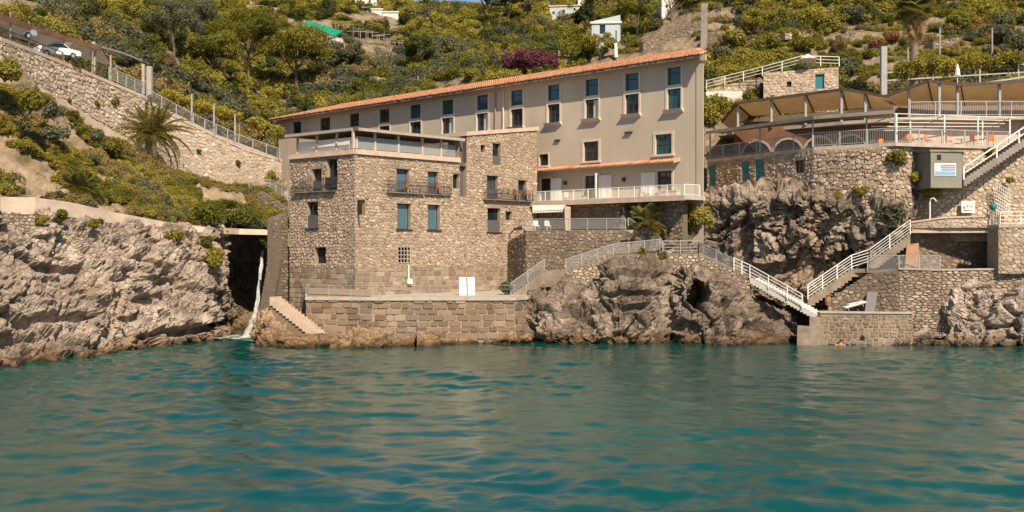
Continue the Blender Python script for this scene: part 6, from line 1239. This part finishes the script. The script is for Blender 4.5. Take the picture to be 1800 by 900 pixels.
# trellis and poles
tr = thing('vine_trellis', 'pale blue steel trellis carrying vines behind the right canopy', 'trellis', P(1690, 150, 111))
for px in (1555, 1640, 1722, 1790): one('post', 'rail_paint', tr, lambda m: m.bar(P(px, 158, 111), P(px, 118-.06*(px-1555), 111), .13))
for dy in (0, 14): one('beam', 'rail_paint', tr, lambda m: m.bar(P(1550, 128+dy, 111), P(1815, 112+dy, 111), .12))
one('beam', 'rail_paint', tr, lambda m: m.bar(P(1560, 172, 109), P(1815, 133, 109), .16))
one('stone_pillar', 'grey_metal', None, lambda m: m.bar(P(1553, 175, 110), P(1553, 82, 110), .55), label='tall grey pillar between the two tented canopies', cat='pillar')
for px, y0, y1, lb in [(1652, 118, 50, 'tall thin white pole right of the fan palm'), (1744, 106, 50, 'tall thin white pole at the right above the vine trellis'), (1596, 140, 85, 'short white pole beside the fan palm trunk'), (1083, 112, 55, 'dark post behind the tiled roof carrying the banner'), (735, 155, 135, 'small pale stake on the hillside above the roof'), (982, 118, 90, 'grey stake behind the bougainvillea')]:
    B = on_hill(px, y0); tp = P(px, y1, B.y); one('pole', 'rail_paint' if px != 1083 else 'wood_dark', None, lambda m: (m.tube([B+Vector((0, 0, -.5)), tp], .09, 6), m.tube([tp, tp+Vector((0, 0, .08))], .13, 6)), label=lb, cat='pole')
B = on_hill(1083, 112); one('banner', 'white_paint', None, lambda m: m.hexa([P(1081, 101, B.y-.2), P(1086, 100, B.y-.2), P(1086, 100, B.y-.1), P(1081, 101, B.y-.1)], [P(1080, 76, B.y-.2), P(1085, 75, B.y-.2), P(1085, 75, B.y-.1), P(1080, 76, B.y-.1)]), label='narrow white banner hanging from the dark post behind the roof', cat='banner')

# ------------------------------------------------------------------ houses on the hill
def hill_house(px0, px1, py_top, py_base, mat, label, wins=(), roof='house_white', depth=7, turn=0.0, parapet=True, name='hill_house'):
    B = on_hill((px0+px1)/2, py_base); Y = B.y; w = (px1-px0)*Y/FP; zt = ZA(py_top, Y); z0 = B.z-4
    r = thing(name, label, 'house', B); c, s_ = math.cos(turn), math.sin(turn); F = Frame((XA(px0, Y), Y), (c, s_)); L = w/c
    ops = [F.rect(*q) for q in wins]; ops = [o for o in ops if o[3] < zt-.05 and o[0] > 0 and o[2] < L]
    def f(m):
        facade(m, F, L, z0, zt, ops, .25); m.quad(F(0, 0, z0), F(0, -depth, z0), F(0, -depth, zt), F(0, 0, zt)); m.quad(F(L, 0, z0), F(L, -depth, z0), F(L, -depth, zt), F(L, 0, zt)); m.quad(F(0, -depth, z0), F(L, -depth, z0), F(L, -depth, zt), F(0, -depth, zt))
    one('wall', mat, r, f); one('roof', roof, r, lambda m: m.fbox(F, -.2, L+.2, -depth-.2, .2, zt+.003, zt+.3))
    for o in ops: window(F, o, r, rev=.2, mull=0, fw=.08)
    return r, F, L, zt
r, F, L, zt = hill_house(1040, 1090, 42, 84, 'house_blue', 'pale blue house with balcony window above the tiled roof', [(1054, 43.5, 1064, 64)], turn=-.1)
o = F.rect(1052, 66, 1066, 67); one('balcony', 'rail_paint', r, lambda m: m.fbox(F, o[0], o[2], .02, .6, o[1], o[1]+.5)); one('gable', 'house_blue', r, lambda m: m.hexa([F(0, -.02, zt+.31), F(L, -.02, zt+.31), F(L, -7, zt+.31), F(0, -7, zt+.31)], [F(0, -.02, zt+.35), F(L, -.02, zt+1.2), F(L, -7, zt+1.2), F(0, -7, zt+.35)]))
hill_house(1128, 1165, -8, 22, 'house_blue', 'blue grey house at the top of the hill above the round tree', [(1144, 9, 1150, 17)], turn=0); hill_house(1163, 1186, -8, 25, 'house_white', 'white house at the top of the hill beside the blue grey one', [(1170, 8, 1174, 14)])
hill_house(966, 1024, 12, 27, 'house_blue', 'low pale house with small dark windows on the ridge', [(971, 20, 975, 25), (988, 17, 993, 22), (1008, 14, 1012, 19)], roof='coping', turn=-.12); hill_house(1016, 1028, -3, 16, 'house_white', 'white upright house on the ridge beside the low pale house', [(1020, 4, 1023, 9)])
hill_house(624, 662, -4, 7, 'house_white', 'white house cut by the frame on the left skyline', [(632, 0, 636, 4), (648, 0, 652, 4)])
for (a, b, c, d), lb in zip([(630, 648, 14, 19), (650, 672, 17, 24), (673, 700, 22, 30)], ('topmost of three low white sheds stepping down below the skyline', 'middle one of three low white sheds stepping down below the skyline', 'lowest and longest of three low white sheds below the skyline')): hill_house(a, b, c, d+1, 'house_white', lb, (), depth=3)
gr = on_hill(557, 68); gr.y -= 4; gh = thing('green_shed', 'long shed with bright green sloping roof and white front on the hillside', 'shed', gr)
ga, gb = P(528, 45, gr.y+3), P(586, 64, gr.y-3); up = Vector((0, 0, 1.1)); bk = Vector((1.5, 3, 0))
one('wall', 'house_white', gh, lambda m: m.hexa([ga-up*2.2, gb-up*2.2, gb-up*2.2+bk, ga-up*2.2+bk], [ga, gb, gb+bk, ga+bk])); one('roof', 'green_roof', gh, lambda m: m.hexa([ga+Vector((-.3, -.3, .02)), gb+Vector((.3, -.3, .02)), gb+bk+up*1.3, ga+bk+up*1.3], [ga+Vector((-.3, -.3, .14)), gb+Vector((.3, -.3, .14)), gb+bk+up*1.42, ga+bk+up*1.42]))
for k in range(7):
    a = ga.lerp(gb, k/6); one('seam', 'green_roof', gh, lambda m: m.bar(a+Vector((0, -.3, .2)), a+bk+up*1.5, .12))
for x0, y0, x1, y1, hh, mt, lb in [(1130, 88, 1232, 46, 30, 'rubble_brown', 'dark stone retaining wall on the slope left of the chimney pillar'), (915, 62, 960, 50, 13, 'rubble_brown', 'short brown terrace wall on the middle slope'), (1240, 78, 1305, 66, 42, 'rubble_brown', 'ruined dark stone wall with openings above the restaurant'), (715, 78, 770, 88, 6, 'rubble_light', 'pale broken terrace wall below the skyline'), (590, 56, 690, 96, 5, 'rubble_light', 'pale slanting terrace wall under the green shed'), (1480, 66, 1560, 44, 10, 'rubble_brown', 'long brown terrace wall above the pink bushes'), (1640, 80, 1800, 50, 13, 'rubble_brown', 'dark terrace wall behind the thin white poles'), (1380, 62, 1480, 50, 8, 'rubble_warm', 'warm stone terrace wall above the lemon tree')]:
    a, b = on_hill(x0, y0), on_hill(x1, y1); b.y = min(b.y, a.y+25); b.x = XA(x1, b.y); ya, yb = a.y-2.5, b.y-2.5
    wall_line('terrace_wall', lb, [(XA(x0, ya), ya, ZA(y0+8, ya), ZA(y0-hh*.5, ya)), (XA(x1, yb), yb, ZA(y1+hh*.6+8, yb), ZA(y1-hh*.35, yb))], mt, 'mortar_dark', 1.0, .6, .42)
B = on_hill(1238, 98); one('chimney_pillar', 'concrete_dark', None, lambda m: m.hexa([P(1231, 100, B.y-4), P(1243, 100, B.y-4), P(1243, 99, B.y-3), P(1231, 99, B.y-3)], [P(1233, 6, B.y-4), P(1244, 6, B.y-4), P(1244, 6, B.y-3), P(1233, 6, B.y-3)]), label='tall square stone pillar rising behind the right end of the tiled roof', cat='pillar')
# lemon trellis sticks on the hill
for i in range(26):
    px = 590+i*6.5+random.uniform(-2, 2); B = on_hill(px, 62+.26*(px-590)+random.uniform(-2, 8)); one('trellis_stake', 'grey_wood', None, lambda m: (m.bar(B+Vector((0, 0, -.3)), B+Vector((0, 0, 2.6)), .12), m.bar(B+Vector((-1.2, 0, 2.3)), B+Vector((1.2, 0, 2.3)), .09)), label='grey wooden trellis stake with crossbar on the lemon terrace', cat='stake', group='trellis stakes on the lemon terraces')

# ------------------------------------------------------------------ two swimmers
def swimmer(px, Y, turn, label):
    p = Vector((XA(px, Y), Y, 0)); t = thing('person', label, 'person', p)
    me = bpy.data.meshes.new('body'); V = [(0, 0, -.45), (0, 0, -.12), (0, 0, .04), (0, 0, .13), (0, -.02, .24), (-.2, 0, -.0), (-.42, -.22, -.05), (-.3, -.5, .02), (.2, 0, .0), (.42, -.2, -.06), (.36, -.5, .0)]
    E = [(0, 1), (1, 2), (2, 3), (3, 4), (2, 5), (5, 6), (6, 7), (2, 8), (8, 9), (9, 10)]; RR = [.15, .16, .1, .06, .105, .07, .05, .035, .07, .05, .035]
    me.from_pydata(V, E, []); o = newobj('body', me, 'skin', t); o.rotation_euler = (0, 0, turn)
    sk_ = o.modifiers.new('skin', 'SKIN'); 
    for i, r in enumerate(RR): me.skin_vertices[0].data[i].radius = (r, r)
    me.skin_vertices[0].data[0].use_root = True; sb_ = o.modifiers.new('sub', 'SUBSURF'); sb_.levels = 2; sb_.render_levels = 2
    m = MB(); ball(m, p+Vector((.0, .02, .33)), .115, 12, 8); m.v = [(x, y, z_) for x, y, z_ in m.v]; m.build('hair', 'hair', t, True)
swimmer(1432, 90.2, R(25), 'person swimming with arms forward at the foot of the pier block'); swimmer(1478, 90.4, R(-35), 'person swimming in the sea below the platform wall')
